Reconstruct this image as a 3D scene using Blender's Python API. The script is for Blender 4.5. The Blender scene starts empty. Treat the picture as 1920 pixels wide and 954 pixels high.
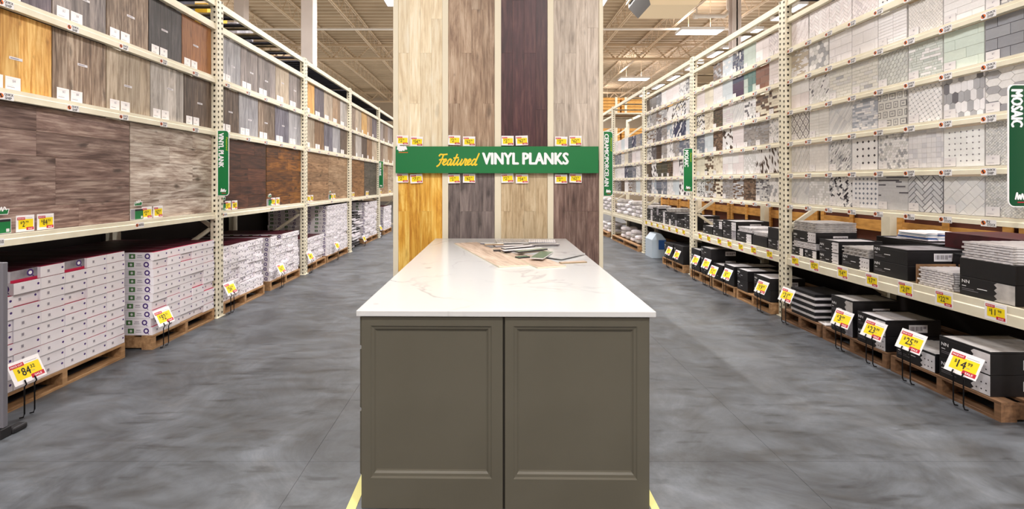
import bpy, math, random
from mathutils import Vector
random.seed(7)
SC = bpy.context.scene
COL = SC.collection
V = Vector

# ------------------------------------------------------------------ camera, world, exposure, lights
def lin(c):
    r = []
    for v in c:
        v = v / 255.0
        r.append(v / 12.92 if v <= 0.04045 else ((v + 0.055) / 1.055) ** 2.4)
    return tuple(r)
cam_d = bpy.data.cameras.new('camera')
cam_d.sensor_width = 36.0
cam_d.lens = 870.0 / 1920.0 * 36.0
cam_d.shift_x = (960 - 920) / 1920.0
cam_d.shift_y = -(477 - 342) / 1920.0
cam_d.clip_end = 200
cam = bpy.data.objects.new('camera', cam_d)
cam.location = (0, 0, 1.5)
cam.rotation_euler = (math.radians(90), 0, 0)
COL.objects.link(cam)
SC.camera = cam
W = bpy.data.worlds.new('world'); SC.world = W
W.use_nodes = True
W.node_tree.nodes['Background'].inputs[0].default_value = (0.8, 0.85, 0.9, 1)
W.node_tree.nodes['Background'].inputs[1].default_value = 0.3
SC.view_settings.view_transform = 'Standard'
SC.view_settings.look = 'None'
SC.view_settings.gamma = 1.0
SC.view_settings.use_curve_mapping = False
SC.view_settings.exposure = 0.32

LAMP_DOWN = 265.0      # W per hanging fixture, downwards
LAMP_UP = 22.0        # added fill aimed up from each fixture to brighten the ceiling
LAMP_Z = 7.0
CEIL_Z = 8.2
FIXTURES = []
for fx in (-2.45, 2.75):
    for fy in (-6.5, -1.3, 6.5, 14.2, 22.0, 29.7): FIXTURES.append((fx, fy))
for fx in (7.65,):
    for fy in (-6.2, 1.5, 9.25, 17.0, 24.8, 32.0): FIXTURES.append((fx, fy))
for fx in (-11.5,):
    for fy in (1.5, 9.25, 17.0, 24.8): FIXTURES.append((fx, fy))

def area_light(name, loc, sx, sy, power, up=False, col=(1.0, 0.985, 0.965)):
    l = bpy.data.lights.new(name, 'AREA'); l.shape = 'RECTANGLE'
    l.size = sx; l.size_y = sy; l.energy = power; l.color = col
    o = bpy.data.objects.new(name, l); o.location = loc
    if up: o.rotation_euler = (math.pi, 0, 0)
    COL.objects.link(o)
    return o

# added fill lamp standing in for light the shop throws back at its roof
area_light('roof_bounce_fill', (0, 14, 4.68), 34, 44, 2300, True, (1.0, .965, .90))

# ------------------------------------------------------------------ materials
MATS = {}
def principled(name, col, rough=0.6, metal=0.0, spec=None):
    if name in MATS: return MATS[name]
    m = bpy.data.materials.new(name); m.use_nodes = True
    b = m.node_tree.nodes['Principled BSDF']
    b.inputs['Base Color'].default_value = (*lin(col), 1)
    b.inputs['Roughness'].default_value = rough
    b.inputs['Metallic'].default_value = metal
    if spec is not None: b.inputs['Specular IOR Level'].default_value = spec
    MATS[name] = m
    return m
def N(m, t, **kw):
    n = m.node_tree.nodes.new(t)
    for k, v in kw.items(): setattr(n, k, v)
    return n
def L(m, a, b): m.node_tree.links.new(a, b)
def ramp(m, pts):
    r = N(m, 'ShaderNodeValToRGB'); e = r.color_ramp.elements
    while len(e) > 1: e.remove(e[-1])
    e[0].position = pts[0][0]; e[0].color = (*lin(pts[0][1]), 1)
    for p, c in pts[1:]:
        x = e.new(p); x.color = (*lin(c), 1)
    return r
def speckled(name, c1, c2, scale=30, rough=0.6, metal=0.0, bump=0.0, sc3=(1, 1, 1), lo=0.35, hi=0.65):
    if name in MATS: return MATS[name]
    m = principled(name, c1, rough, metal); b = m.node_tree.nodes['Principled BSDF']
    tc = N(m, 'ShaderNodeTexCoord'); mp = N(m, 'ShaderNodeMapping'); mp.inputs['Scale'].default_value = sc3
    ns = N(m, 'ShaderNodeTexNoise'); ns.inputs['Scale'].default_value = scale; ns.inputs['Detail'].default_value = 5
    r = ramp(m, [(lo, c1), (hi, c2)])
    L(m, tc.outputs['Object'], mp.inputs['Vector']); L(m, mp.outputs['Vector'], ns.inputs['Vector'])
    L(m, ns.outputs['Fac'], r.inputs['Fac']); L(m, r.outputs['Color'], b.inputs['Base Color'])
    if bump:
        bp = N(m, 'ShaderNodeBump'); bp.inputs['Strength'].default_value = bump; bp.inputs['Distance'].default_value = 0.003
        L(m, ns.outputs['Fac'], bp.inputs['Height']); L(m, bp.outputs['Normal'], b.inputs['Normal'])
    return m
def wood(name, c1, c2, c3, axis='Z', scale=1.0, rough=0.5, knots=0.5, var=0.16, cross=14.0):
    """plank print: grain runs along axis, every plank object gets its own slice of the grain"""
    if name in MATS: return MATS[name]
    m = principled(name, c2, rough); b = m.node_tree.nodes['Principled BSDF']
    tc = N(m, 'ShaderNodeTexCoord'); oi = N(m, 'ShaderNodeObjectInfo')
    mul = N(m, 'ShaderNodeMath', operation='MULTIPLY'); mul.inputs[1].default_value = 37.0
    L(m, oi.outputs['Random'], mul.inputs[0])
    add = N(m, 'ShaderNodeVectorMath', operation='ADD')
    L(m, tc.outputs['Object'], add.inputs[0]); L(m, mul.outputs[0], add.inputs[1])
    s = [cross * scale * .62] * 3; s['XYZ'.index(axis)] = 1.35 * scale
    mp = N(m, 'ShaderNodeMapping'); mp.inputs['Scale'].default_value = s
    L(m, add.outputs[0], mp.inputs['Vector'])
    n1 = N(m, 'ShaderNodeTexNoise'); n1.inputs['Scale'].default_value = 1.0; n1.inputs['Detail'].default_value = 9; n1.inputs['Roughness'].default_value = 0.72; n1.inputs['Distortion'].default_value = 1.3
    L(m, mp.outputs[0], n1.inputs['Vector'])
    s2 = [60.0 * scale] * 3; s2['XYZ'.index(axis)] = 4.5 * scale
    mp2 = N(m, 'ShaderNodeMapping'); mp2.inputs['Scale'].default_value = s2
    L(m, add.outputs[0], mp2.inputs['Vector'])
    n2 = N(m, 'ShaderNodeTexNoise'); n2.inputs['Scale'].default_value = 1.0; n2.inputs['Detail'].default_value = 3
    L(m, mp2.outputs[0], n2.inputs['Vector'])
    mx = N(m, 'ShaderNodeMath', operation='MULTIPLY_ADD'); mx.inputs[1].default_value = 0.42
    L(m, n2.outputs['Fac'], mx.inputs[0])
    sc = N(m, 'ShaderNodeMath', operation='MULTIPLY'); sc.inputs[1].default_value = 0.60
    L(m, n1.outputs['Fac'], sc.inputs[0]); L(m, sc.outputs[0], mx.inputs[2])
    r = ramp(m, [(0.40, c1), (0.51, c2), (0.62, c3)])
    L(m, mx.outputs[0], r.inputs['Fac'])
    hs = N(m, 'ShaderNodeHueSaturation')
    mr = N(m, 'ShaderNodeMapRange'); mr.inputs['To Min'].default_value = 1 - var; mr.inputs['To Max'].default_value = 1 + var
    L(m, oi.outputs['Random'], mr.inputs['Value']); L(m, mr.outputs[0], hs.inputs['Value'])
    L(m, r.outputs['Color'], hs.inputs['Color'])
    out = hs.outputs['Color']
    if knots > 0:
        sep = N(m, 'ShaderNodeSeparateXYZ'); L(m, add.outputs[0], sep.inputs[0])
        others = [c for c in 'XYZ' if c != axis]
        su = N(m, 'ShaderNodeMath', operation='ADD'); L(m, sep.outputs[others[0]], su.inputs[0]); L(m, sep.outputs[others[1]], su.inputs[1])
        cb = N(m, 'ShaderNodeCombineXYZ'); L(m, su.outputs[0], cb.inputs['X']); L(m, sep.outputs[axis], cb.inputs['Y'])
        mp3 = N(m, 'ShaderNodeMapping'); mp3.inputs['Scale'].default_value = (9.0 * scale, 3.2 * scale, 1)
        L(m, cb.outputs[0], mp3.inputs['Vector'])
        nd = N(m, 'ShaderNodeTexNoise'); nd.inputs['Scale'].default_value = 2.2; nd.inputs['Detail'].default_value = 4
        L(m, mp3.outputs[0], nd.inputs['Vector'])
        mxv = N(m, 'ShaderNodeVectorMath', operation='MULTIPLY_ADD'); mxv.inputs[1].default_value = (0.5, 0.5, 0)
        L(m, nd.outputs['Color'], mxv.inputs[0]); L(m, mp3.outputs[0], mxv.inputs[2])
        vo = N(m, 'ShaderNodeTexVoronoi', voronoi_dimensions='2D'); vo.inputs['Scale'].default_value = 1.0
        L(m, mxv.outputs[0], vo.inputs['Vector'])
        sc2 = N(m, 'ShaderNodeSeparateColor'); L(m, vo.outputs['Color'], sc2.inputs[0])
        rad = N(m, 'ShaderNodeMapRange'); rad.inputs['From Min'].default_value = 0.45; rad.inputs['To Min'].default_value = 0.0; rad.inputs['To Max'].default_value = 0.26
        L(m, sc2.outputs[0], rad.inputs['Value'])
        dv = N(m, 'ShaderNodeMath', operation='SUBTRACT'); L(m, rad.outputs[0], dv.inputs[0]); L(m, vo.outputs['Distance'], dv.inputs[1])
        kr = N(m, 'ShaderNodeMapRange'); kr.inputs['From Min'].default_value = 0.0; kr.inputs['From Max'].default_value = 0.16
        kr.inputs['To Min'].default_value = 0.0; kr.inputs['To Max'].default_value = knots
        L(m, dv.outputs[0], kr.inputs['Value'])
        mc = N(m, 'ShaderNodeMix', data_type='RGBA'); mc.inputs['B'].default_value = (*[v * 0.45 for v in lin(c1)], 1)
        L(m, kr.outputs[0], mc.inputs['Factor']); L(m, out, mc.inputs['A']); out = mc.outputs['Result']
    L(m, out, b.inputs['Base Color'])
    return m
def emitter(name, col, strength):
    m = bpy.data.materials.new(name); m.use_nodes = True
    b = m.node_tree.nodes['Principled BSDF']
    b.inputs['Base Color'].default_value = (*lin(col), 1)
    b.inputs['Emission Color'].default_value = (*lin(col), 1)
    b.inputs['Emission Strength'].default_value = strength
    MATS[name] = m
    return m

CREAM = (232, 222, 190)
speckled('cream_steel', (238, 231, 210), (230, 222, 199), 9, 0.45)
principled('cream_trim', (230, 221, 198), 0.5)
principled('hole_dark', (58, 50, 40), 0.8)
principled('label_white', (240, 238, 240), 0.6)
principled('card_white', (250, 246, 248), 0.5)
principled('card_soft', (232, 228, 230), 0.5)
principled('card_pale', (226, 222, 226), 0.5)
principled('yellow_print', (252, 224, 10), 0.5)
principled('red_print', (200, 22, 52), 0.5)
principled('pale_red_print', (196, 70, 100), 0.5)
principled('black_print', (26, 22, 30), 0.6)
principled('grey_print', (150, 144, 156), 0.6)
principled('orange_print', (226, 110, 30), 0.6)
principled('blue_print', (60, 120, 190), 0.6)
principled('green_sign', (0, 116, 58), 0.45)
principled('dark_green_sign', (0, 74, 44), 0.45)
principled('lime_print', (190, 205, 30), 0.5)
principled('script_yellow', (250, 205, 40), 0.5)
principled('white_print', (246, 246, 250), 0.5)
principled('magenta_print', (190, 20, 72), 0.5)
principled('purple_print', (70, 38, 120), 0.5)
principled('carton_green', (72, 118, 66), 0.5)
speckled('carton_white', (250, 245, 250), (241, 236, 243), 6, 0.55)
speckled('carton_magenta_shaded', (92, 10, 34), (70, 8, 26), 6, 0.5)  # carton tops: magenta darkened to paint in the shade under the shelf
speckled('carton_black', (14, 12, 16), (22, 19, 23), 12, 0.55)
speckled('carton_maroon', (96, 24, 38), (70, 18, 30), 8, 0.5)
speckled('carton_grey', (176, 172, 178), (120, 116, 124), 8, 0.5)
speckled('carton_brown', (150, 116, 84), (120, 90, 64), 10, 0.7)
speckled('tile_white', (236, 233, 236), (212, 208, 212), 10, 0.35)
speckled('tile_pale_grey', (202, 198, 196), (170, 166, 166), 14, 0.4)
speckled('pallet_wood', (186, 146, 104), (140, 104, 70), 5, 0.8, sc3=(6, 1, 6), bump=0.3)
speckled('pallet_wood_dark', (140, 104, 74), (100, 72, 50), 5, 0.85, sc3=(6, 1, 6), bump=0.3)
speckled('crate_wood', (226, 168, 88), (196, 140, 66), 6, 0.7, sc3=(1, 1, 5))
principled('crate_panel', (92, 48, 34), 0.8)
speckled('deck_board', (60, 58, 70), (38, 36, 44), 8, 0.8)
speckled('deck_board_tan', (150, 134, 104), (110, 96, 78), 8, 0.8)
principled('yellow_carton', (206, 160, 20), 0.6)
principled('rear_shade_dark', (40, 30, 28), 0.85)
principled('backing', (110, 104, 98), 0.8)
principled('backing_dark', (64, 56, 52), 0.85)
speckled('grout_light', (216, 213, 212), (202, 199, 198), 40, 0.9)
speckled('grout_dark', (104, 100, 106), (88, 84, 92), 40, 0.9)
speckled('cabinet_paint', (88, 84, 73), (84, 80, 69), 3, 0.42)
principled('cabinet_gap', (40, 37, 30), 0.8)
principled('floor_tape_yellow', (214, 208, 132), 0.6)
principled('wire_black', (22, 20, 22), 0.4, 0.6)
principled('kiosk_grey', (110, 108, 116), 0.5)
principled('rubber_black', (26, 24, 28), 0.6)
speckled('ceiling_steel', (182, 160, 131), (168, 147, 119), 0.6, 0.7)
principled('joist_steel', (200, 176, 146), 0.6)
principled('girder_steel', (194, 170, 140), 0.6)
speckled('column_paint', (222, 211, 206), (210, 199, 194), 1.2, 0.6)
principled('pipe_white', (226, 218, 208), 0.45)
principled('unit_beige', (216, 194, 160), 0.6)
principled('louver_dark', (56, 48, 42), 0.6)
speckled('wall_paint', (186, 168, 146), (176, 158, 136), 0.5, 0.85)
principled('fixture_white', (235, 235, 235), 0.5)
principled('bag_blue', (50, 92, 160), 0.5)
principled('bag_pale', (186, 200, 214), 0.5)
emitter('lamp_glow', (246, 244, 255), 9.0)

# glazed tile: colour from a face attribute
def tile_mat(name, rough, rng):
    m = principled(name, (200, 200, 200), rough); b = m.node_tree.nodes['Principled BSDF']
    at = N(m, 'ShaderNodeAttribute'); at.attribute_name = 'Col'
    tc = N(m, 'ShaderNodeTexCoord'); ns = N(m, 'ShaderNodeTexNoise'); ns.inputs['Scale'].default_value = 28; ns.inputs['Detail'].default_value = 5; ns.inputs['Distortion'].default_value = 1.2
    mr = N(m, 'ShaderNodeMapRange'); mr.inputs['From Min'].default_value = 0.3; mr.inputs['From Max'].default_value = 0.7
    mr.inputs['To Min'].default_value = 1 - rng; mr.inputs['To Max'].default_value = 1 + rng * 0.5
    hs = N(m, 'ShaderNodeHueSaturation')
    L(m, tc.outputs['Object'], ns.inputs['Vector']); L(m, ns.outputs['Fac'], mr.inputs['Value'])
    L(m, mr.outputs[0], hs.inputs['Value']); L(m, at.outputs['Color'], hs.inputs['Color'])
    L(m, hs.outputs['Color'], b.inputs['Base Color'])
    return m
tile_mat('glazed_tile', 0.3, 0.05)

# polished concrete
def concrete():
    m = principled('polished_concrete', (118, 121, 128), 0.4); b = m.node_tree.nodes['Principled BSDF']
    ge = N(m, 'ShaderNodeNewGeometry')
    n1 = N(m, 'ShaderNodeTexNoise'); n1.inputs['Scale'].default_value = 1.5; n1.inputs['Detail'].default_value = 12; n1.inputs['Roughness'].default_value = 0.72; n1.inputs['Distortion'].default_value = 0.8
    L(m, ge.outputs['Position'], n1.inputs['Vector'])
    r = ramp(m, [(0.32, (70, 71, 75)), (0.46, (94, 97, 102)), (0.58, (111, 115, 121)), (0.72, (138, 141, 146))])
    L(m, n1.outputs['Fac'], r.inputs['Fac'])
    # worn streaks along the aisle
    mp = N(m, 'ShaderNodeMapping'); mp.inputs['Scale'].default_value = (1.3, 3.2, 1); mp.inputs['Rotation'].default_value = (0, 0, 0.4)
    L(m, ge.outputs['Position'], mp.inputs['Vector'])
    n2 = N(m, 'ShaderNodeTexNoise'); n2.inputs['Scale'].default_value = 1.6; n2.inputs['Detail'].default_value = 7; n2.inputs['Distortion'].default_value = 1.4
    L(m, mp.outputs[0], n2.inputs['Vector'])
    r2 = ramp(m, [(0.30, (150, 142, 134)), (0.48, (190, 190, 190)), (0.66, (215, 217, 220))])
    L(m, n2.outputs['Fac'], r2.inputs['Fac'])
    mx = N(m, 'ShaderNodeMix', data_type='RGBA', blend_type='MULTIPLY'); mx.inputs['Factor'].default_value = 0.75
    L(m, r.outputs['Color'], mx.inputs['A']); L(m, r2.outputs['Color'], mx.inputs['B'])
    # small dark scuffs
    n3 = N(m, 'ShaderNodeTexNoise'); n3.inputs['Scale'].default_value = 5.0; n3.inputs['Detail'].default_value = 6
    mp3 = N(m, 'ShaderNodeMapping'); mp3.inputs['Scale'].default_value = (0.6, 2.4, 1)
    L(m, ge.outputs['Position'], mp3.inputs['Vector']); L(m, mp3.outputs[0], n3.inputs['Vector'])
    r3 = ramp(m, [(0.30, (120, 112, 108)), (0.42, (255, 255, 255))])
    L(m, n3.outputs['Fac'], r3.inputs['Fac'])
    mx2 = N(m, 'ShaderNodeMix', data_type='RGBA', blend_type='MULTIPLY'); mx2.inputs['Factor'].default_value = 0.6
    L(m, mx.outputs['Result'], mx2.inputs['A']); L(m, r3.outputs['Color'], mx2.inputs['B'])
    L(m, mx2.outputs['Result'], b.inputs['Base Color'])
    rr = N(m, 'ShaderNodeMapRange'); rr.inputs['To Min'].default_value = 0.28; rr.inputs['To Max'].default_value = 0.55
    L(m, n2.outputs['Fac'], rr.inputs['Value']); L(m, rr.outputs[0], b.inputs['Roughness'])
concrete()

# white quartz with grey veins
def quartz(name, amount=1.0):
    m = principled(name, (240, 240, 238), 0.16); b = m.node_tree.nodes['Principled BSDF']
    tc = N(m, 'ShaderNodeTexCoord')
    n0 = N(m, 'ShaderNodeTexNoise'); n0.inputs['Scale'].default_value = 1.7; n0.inputs['Detail'].default_value = 5; n0.inputs['Distortion'].default_value = 0.6
    L(m, tc.outputs['Object'], n0.inputs['Vector'])
    ab = N(m, 'ShaderNodeMath', operation='SUBTRACT'); ab.inputs[1].default_value = 0.5
    a2 = N(m, 'ShaderNodeMath', operation='ABSOLUTE')
    L(m, n0.outputs['Fac'], ab.inputs[0]); L(m, ab.outputs[0], a2.inputs[0])
    n1 = N(m, 'ShaderNodeTexNoise'); n1.inputs['Scale'].default_value = 1.1; n1.inputs['Detail'].default_value = 2
    L(m, tc.outputs['Object'], n1.inputs['Vector'])
    mk = N(m, 'ShaderNodeMapRange'); mk.inputs['From Min'].default_value = 0.44; mk.inputs['From Max'].default_value = 0.6
    L(m, n1.outputs['Fac'], mk.inputs['Value'])
    vr = N(m, 'ShaderNodeMapRange'); vr.inputs['From Min'].default_value = 0.0; vr.inputs['From Max'].default_value = 0.018; vr.inputs['To Min'].default_value = 1; vr.inputs['To Max'].default_value = 0
    L(m, a2.outputs[0], vr.inputs['Value'])
    mu = N(m, 'ShaderNodeMath', operation='MULTIPLY'); L(m, vr.outputs[0], mu.inputs[0]); L(m, mk.outputs[0], mu.inputs[1])
    m2 = N(m, 'ShaderNodeMath', operation='MULTIPLY'); m2.inputs[1].default_value = 0.55 * amount; L(m, mu.outputs[0], m2.inputs[0])
    mx = N(m, 'ShaderNodeMix', data_type='RGBA'); mx.inputs['A'].default_value = (*lin((200, 200, 200)), 1); mx.inputs['B'].default_value = (*lin((112, 110, 110)), 1)
    L(m, m2.outputs[0], mx.inputs['Factor']); L(m, mx.outputs['Result'], b.inputs['Base Color'])
quartz('quartz_top'); quartz('marble_tile', 1.3)

# ------------------------------------------------------------------ mesh builder
TEXT_CACHE = {}
def text_mesh(s, bold=0.0):
    key = (s, bold)
    if key in TEXT_CACHE: return TEXT_CACHE[key]
    c = bpy.data.curves.new('lettering', 'FONT'); c.body = s; c.size = 1.0; c.offset = bold
    c.resolution_u = 2; c.fill_mode = 'FRONT'
    o = bpy.data.objects.new('lettering', c); COL.objects.link(o)
    dg = bpy.context.evaluated_depsgraph_get(); ev = o.evaluated_get(dg)
    me = ev.to_mesh()
    vs = [(v.co.x, v.co.y) for v in me.vertices]; fs = [tuple(p.vertices) for p in me.polygons]
    ev.to_mesh_clear(); bpy.data.objects.remove(o); bpy.data.curves.remove(c)
    if vs:
        x0 = min(v[0] for v in vs); x1 = max(v[0] for v in vs)
        y0 = min(v[1] for v in vs); y1 = max(v[1] for v in vs)
    else: x0 = y0 = 0; x1 = y1 = 1
    vs = [((x - x0), (y - y0)) for x, y in vs]
    TEXT_CACHE[key] = (vs, fs, x1 - x0, y1 - y0)
    return TEXT_CACHE[key]

class M:
    def __init__(s): s.v = []; s.f = []; s.m = []; s.c = []; s.keys = []; s.anycol = False
    def mi(s, k):
        if k not in s.keys: s.keys.append(k)
        return s.keys.index(k)
    def face(s, pts, k, col=None):
        b = len(s.v); s.v += [tuple(p) for p in pts]; s.f.append(tuple(range(b, b + len(pts)))); s.m.append(s.mi(k)); s.c.append(col)
        if col is not None: s.anycol = True
    def hexa(s, p, k, faces=None):
        b = len(s.v); s.v += [tuple(q) for q in p]
        for i, f in enumerate(((0, 3, 2, 1), (4, 5, 6, 7), (0, 1, 5, 4), (1, 2, 6, 5), (2, 3, 7, 6), (3, 0, 4, 7))):
            kk = faces.get(i, k) if faces else k
            s.f.append(tuple(b + j for j in f)); s.m.append(s.mi(kk)); s.c.append(None)
        return s
    def box(s, x0, x1, y0, y1, z0, z1, k, faces=None):
        # faces: 0 bottom 1 top 2 -y 3 +x 4 +y 5 -x
        if x0 > x1: x0, x1 = x1, x0
        return s.hexa([(x0, y0, z0), (x1, y0, z0), (x1, y1, z0), (x0, y1, z0), (x0, y0, z1), (x1, y0, z1), (x1, y1, z1), (x0, y1, z1)], k, faces)
    def bar(s, a, b, w, h, k):
        a = V(a); b = V(b); d = (b - a).normalized()
        up = V((0, 0, 1)) if abs(d.z) < 0.95 else V((1, 0, 0))
        r = d.cross(up).normalized(); u = r.cross(d).normalized()
        p = []
        for q in (a, b):
            p += [q - r * w / 2 - u * h / 2, q + r * w / 2 - u * h / 2, q + r * w / 2 + u * h / 2, q - r * w / 2 + u * h / 2]
        return s.hexa(p, k)
    def tube(s, pts, r, k, n=8):
        pts = [V(p) for p in pts]; b = len(s.v)
        for i, p in enumerate(pts):
            d = (pts[min(i + 1, len(pts) - 1)] - pts[max(i - 1, 0)]).normalized()
            up = V((0, 0, 1)) if abs(d.z) < 0.9 else V((1, 0, 0))
            a = d.cross(up).normalized(); c = a.cross(d)
            for j in range(n):
                t = 2 * math.pi * j / n
                s.v.append(tuple(p + a * r * math.cos(t) + c * r * math.sin(t)))
        for i in range(len(pts) - 1):
            for j in range(n):
                s.f.append((b + i * n + j, b + i * n + (j + 1) % n, b + (i + 1) * n + (j + 1) % n, b + (i + 1) * n + j)); s.m.append(s.mi(k)); s.c.append(None)
        for e in (0, len(pts) - 1):
            s.f.append(tuple(b + e * n + j for j in range(n))); s.m.append(s.mi(k)); s.c.append(None)
        return s
    def prism(s, poly, fr, z0, z1, k, col=None, bottom=False):
        """poly in (u,v) of frame fr=(O,R,U,Nn); raised from z0 to z1 along Nn"""
        O, R, U, Nn = fr; n = len(poly); b = len(s.v)
        for z in (z0, z1):
            for (x, y) in poly: s.v.append(tuple(O + R * x + U * y + Nn * z))
        fs = [tuple(b + n + j for j in range(n))] + [(b + j, b + (j + 1) % n, b + n + (j + 1) % n, b + n + j) for j in range(n)]
        if bottom: fs.append(tuple(b + j for j in reversed(range(n))))
        for f in fs: s.f.append(f); s.m.append(s.mi(k)); s.c.append(col)
        if col is not None: s.anycol = True
    def rect(s, fr, x0, y0, x1, y1, lift, k, col=None):
        O, R, U, Nn = fr
        s.face([O + R * x + U * y + Nn * lift for x, y in ((x0, y0), (x1, y0), (x1, y1), (x0, y1))], k, col)
    def disc(s, fr, x, y, r, lift, k, n=10):
        O, R, U, Nn = fr
        s.face([O + R * (x + r * math.cos(2 * math.pi * j / n)) + U * (y + r * math.sin(2 * math.pi * j / n)) + Nn * lift for j in range(n)], k)
    def text(s, t, fr, x, y, h, lift, k, bold=0.0, w=None, shear=0.0, center=False):
        if bold >= .03:      # heavy lettering: the same glyphs stamped a hair apart
            vs, fs, tw, th = text_mesh(t, 0.0); e = bold * h * .55; sh = None
            for q, (ox, oy) in enumerate(((0, 0), (-e, 0), (e, 0), (-e * .6, e * .5), (e * .6, -e * .5), (0, e * .6), (0, -e * .6))):
                sh = s.text(t, fr, x + ox, y + oy, h, lift + q * .00002, k, 0.0, w, shear, center)
            return sh
        vs, fs, tw, th = text_mesh(t, bold)
        sy = h / max(th, 1e-6); sx = sy if w is None else w / max(tw, 1e-6)
        if center: x -= tw * sx / 2
        O, R, U, Nn = fr; b = len(s.v)
        for (a, c) in vs: s.v.append(tuple(O + R * (x + (a + shear * c) * sx) + U * (y + c * sy) + Nn * lift))
        for f in fs: s.f.append(tuple(b + i for i in f)); s.m.append(s.mi(k)); s.c.append(None)
        return tw * sx
    def ribbon(s, pts, fr, x, y, sc, wd, lift, k, shear=0.0, sub=4):
        P = pts; out = []
        for i in range(len(P) - 1):
            p0 = P[max(i - 1, 0)]; p1 = P[i]; p2 = P[i + 1]; p3 = P[min(i + 2, len(P) - 1)]
            for j in range(sub):
                t = j / sub
                out.append(tuple(0.5 * ((2 * p1[q]) + (-p0[q] + p2[q]) * t + (2 * p0[q] - 5 * p1[q] + 4 * p2[q] - p3[q]) * t * t + (-p0[q] + 3 * p1[q] - 3 * p2[q] + p3[q]) * t ** 3) for q in (0, 1)))
        out.append(P[-1]); O, R, U, Nn = fr
        out = [((a + shear * b) * sc + x, b * sc + y) for a, b in out]
        for i in range(len(out) - 1):
            (ax, ay), (bx, by) = out[i], out[i + 1]
            dx, dy = bx - ax, by - ay; l = math.hypot(dx, dy) or 1
            ex, ey = dx / l * wd * .3, dy / l * wd * .3
            nx, ny = -dy / l * wd / 2, dx / l * wd / 2
            q = [(ax - ex + nx, ay - ey + ny), (ax - ex - nx, ay - ey - ny), (bx + ex - nx, by + ey - ny), (bx + ex + nx, by + ey + ny)]
            s.face([O + R * a + U * b + Nn * (lift + i * 0.000004) for a, b in q], k)
    def mesh(s, name, origin=(0, 0, 0)):
        me = bpy.data.meshes.new(name); o = V(origin)
        me.from_pydata([(a - o.x, b - o.y, c - o.z) for a, b, c in s.v], [], s.f)
        for k in s.keys: me.materials.append(MATS[k])
        me.polygons.foreach_set('material_index', s.m)
        if s.anycol:
            at = me.attributes.new('Col', 'FLOAT_COLOR', 'FACE')
            buf = []
            for c in s.c: buf += [*lin(c), 1.0] if c else [.6, .6, .6, 1]
            at.data.foreach_set('color', buf)
        me.update(); return me

WORLD = {}
def place(name, me, origin, parent=None):
    o = bpy.data.objects.new(name, me); COL.objects.link(o)
    WORLD[o.name] = V(origin)
    if parent is not None:
        o.parent = parent; o.location = V(origin) - WORLD[parent.name]
    else: o.location = origin
    return o
def put(name, b, parent=None, origin=(0, 0, 0), bevel=0):
    o = place(name, b.mesh(name, origin), origin, parent)
    if bevel:
        md = o.modifiers.new('bevel', 'BEVEL'); md.width = bevel; md.segments = 2; md.limit_method = 'ANGLE'
    return o
def empty(name, loc):
    return place(name, None, loc)
LABELS = set()
def tag(o, label, cat, group=None, shared=False):
    n = len(label.split())
    if not (4 <= n <= 16): print('LABEL LENGTH', n, label)
    if label in LABELS and not shared: print('LABEL DUP', label)
    LABELS.add(label)
    o['label'] = label; o['category'] = cat
    if group: o['group'] = group
    return o
def struct(o): o['kind'] = 'structure'; return o
ORD = ['first', 'second', 'third', 'fourth', 'fifth', 'sixth', 'seventh', 'eighth', 'ninth', 'tenth', 'eleventh', 'twelfth', 'thirteenth', 'fourteenth', 'fifteenth', 'sixteenth']

XL, XR = -3.036, 3.27        # aisle planes of the two racks
def frame(s, X, d, z):
    """frame on an aisle-facing plane: s=-1 left rack, +1 right rack"""
    return (V((X, d, z)), V((0, -s, 0)), V((0, 0, 1)), V((-s, 0, 0)))
def xd(px, X): return abs(X) * 870.0 / abs(px - 920.0)
def zz(py, d): return 1.5 + (342 - py) * d / 870.0

# ------------------------------------------------------------------ floor, walls, ceiling
fl = M(); fl.box(-18, 18, -9, 37, -0.12, -0.02, 'polished_concrete')
floor = struct(put('floor', fl))
XG = [-18, -9, -6.0, -0.975, 1.57, 6.3, 12, 18]; YG = [-9, -4.4, -1.0, 2.495, 6.2, 11, 17, 24, 31, 37]
for i in range(len(XG) - 1):
    for j in range(len(YG) - 1):
        b = M(); g = 0.0007
        b.box(XG[i] + g, XG[i + 1] - g, YG[j] + g, YG[j + 1] - g, -0.02, 0.0, 'polished_concrete')
        put('slab', b, floor, (XG[i], YG[j], 0))
for nm, a in (('wall_back', (-18, 18, 36.8, 37, 0, 8.4)), ('wall_front', (-18, 18, -9, -8.8, 0, 8.4)), ('wall_left', (-18, -17.8, -8.8, 36.8, 0, 8.4)), ('wall_right', (17.8, 18, -8.8, 36.8, 0, 8.4))):
    b = M(); b.box(*a, 'wall_paint'); struct(put(nm, b))
c = M(); y = -8.8; P = 0.36; prof = []
while y < 36.8:
    prof += [(y, 0), (y + P * .42, 0), (y + P * .5, .075), (y + P * .92, .075)]; y += P
for i in range(len(prof) - 1):
    (a, za), (b_, zb) = prof[i], prof[i + 1]
    c.face([(-17.8, a, CEIL_Z + za), (17.8, a, CEIL_Z + za), (17.8, b_, CEIL_Z + zb), (-17.8, b_, CEIL_Z + zb)], 'ceiling_steel')
c.box(-17.8, 17.8, -8.8, 36.8, CEIL_Z + .09, CEIL_Z + .2, 'ceiling_steel')
ceiling = struct(put('ceiling', c))
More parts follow.
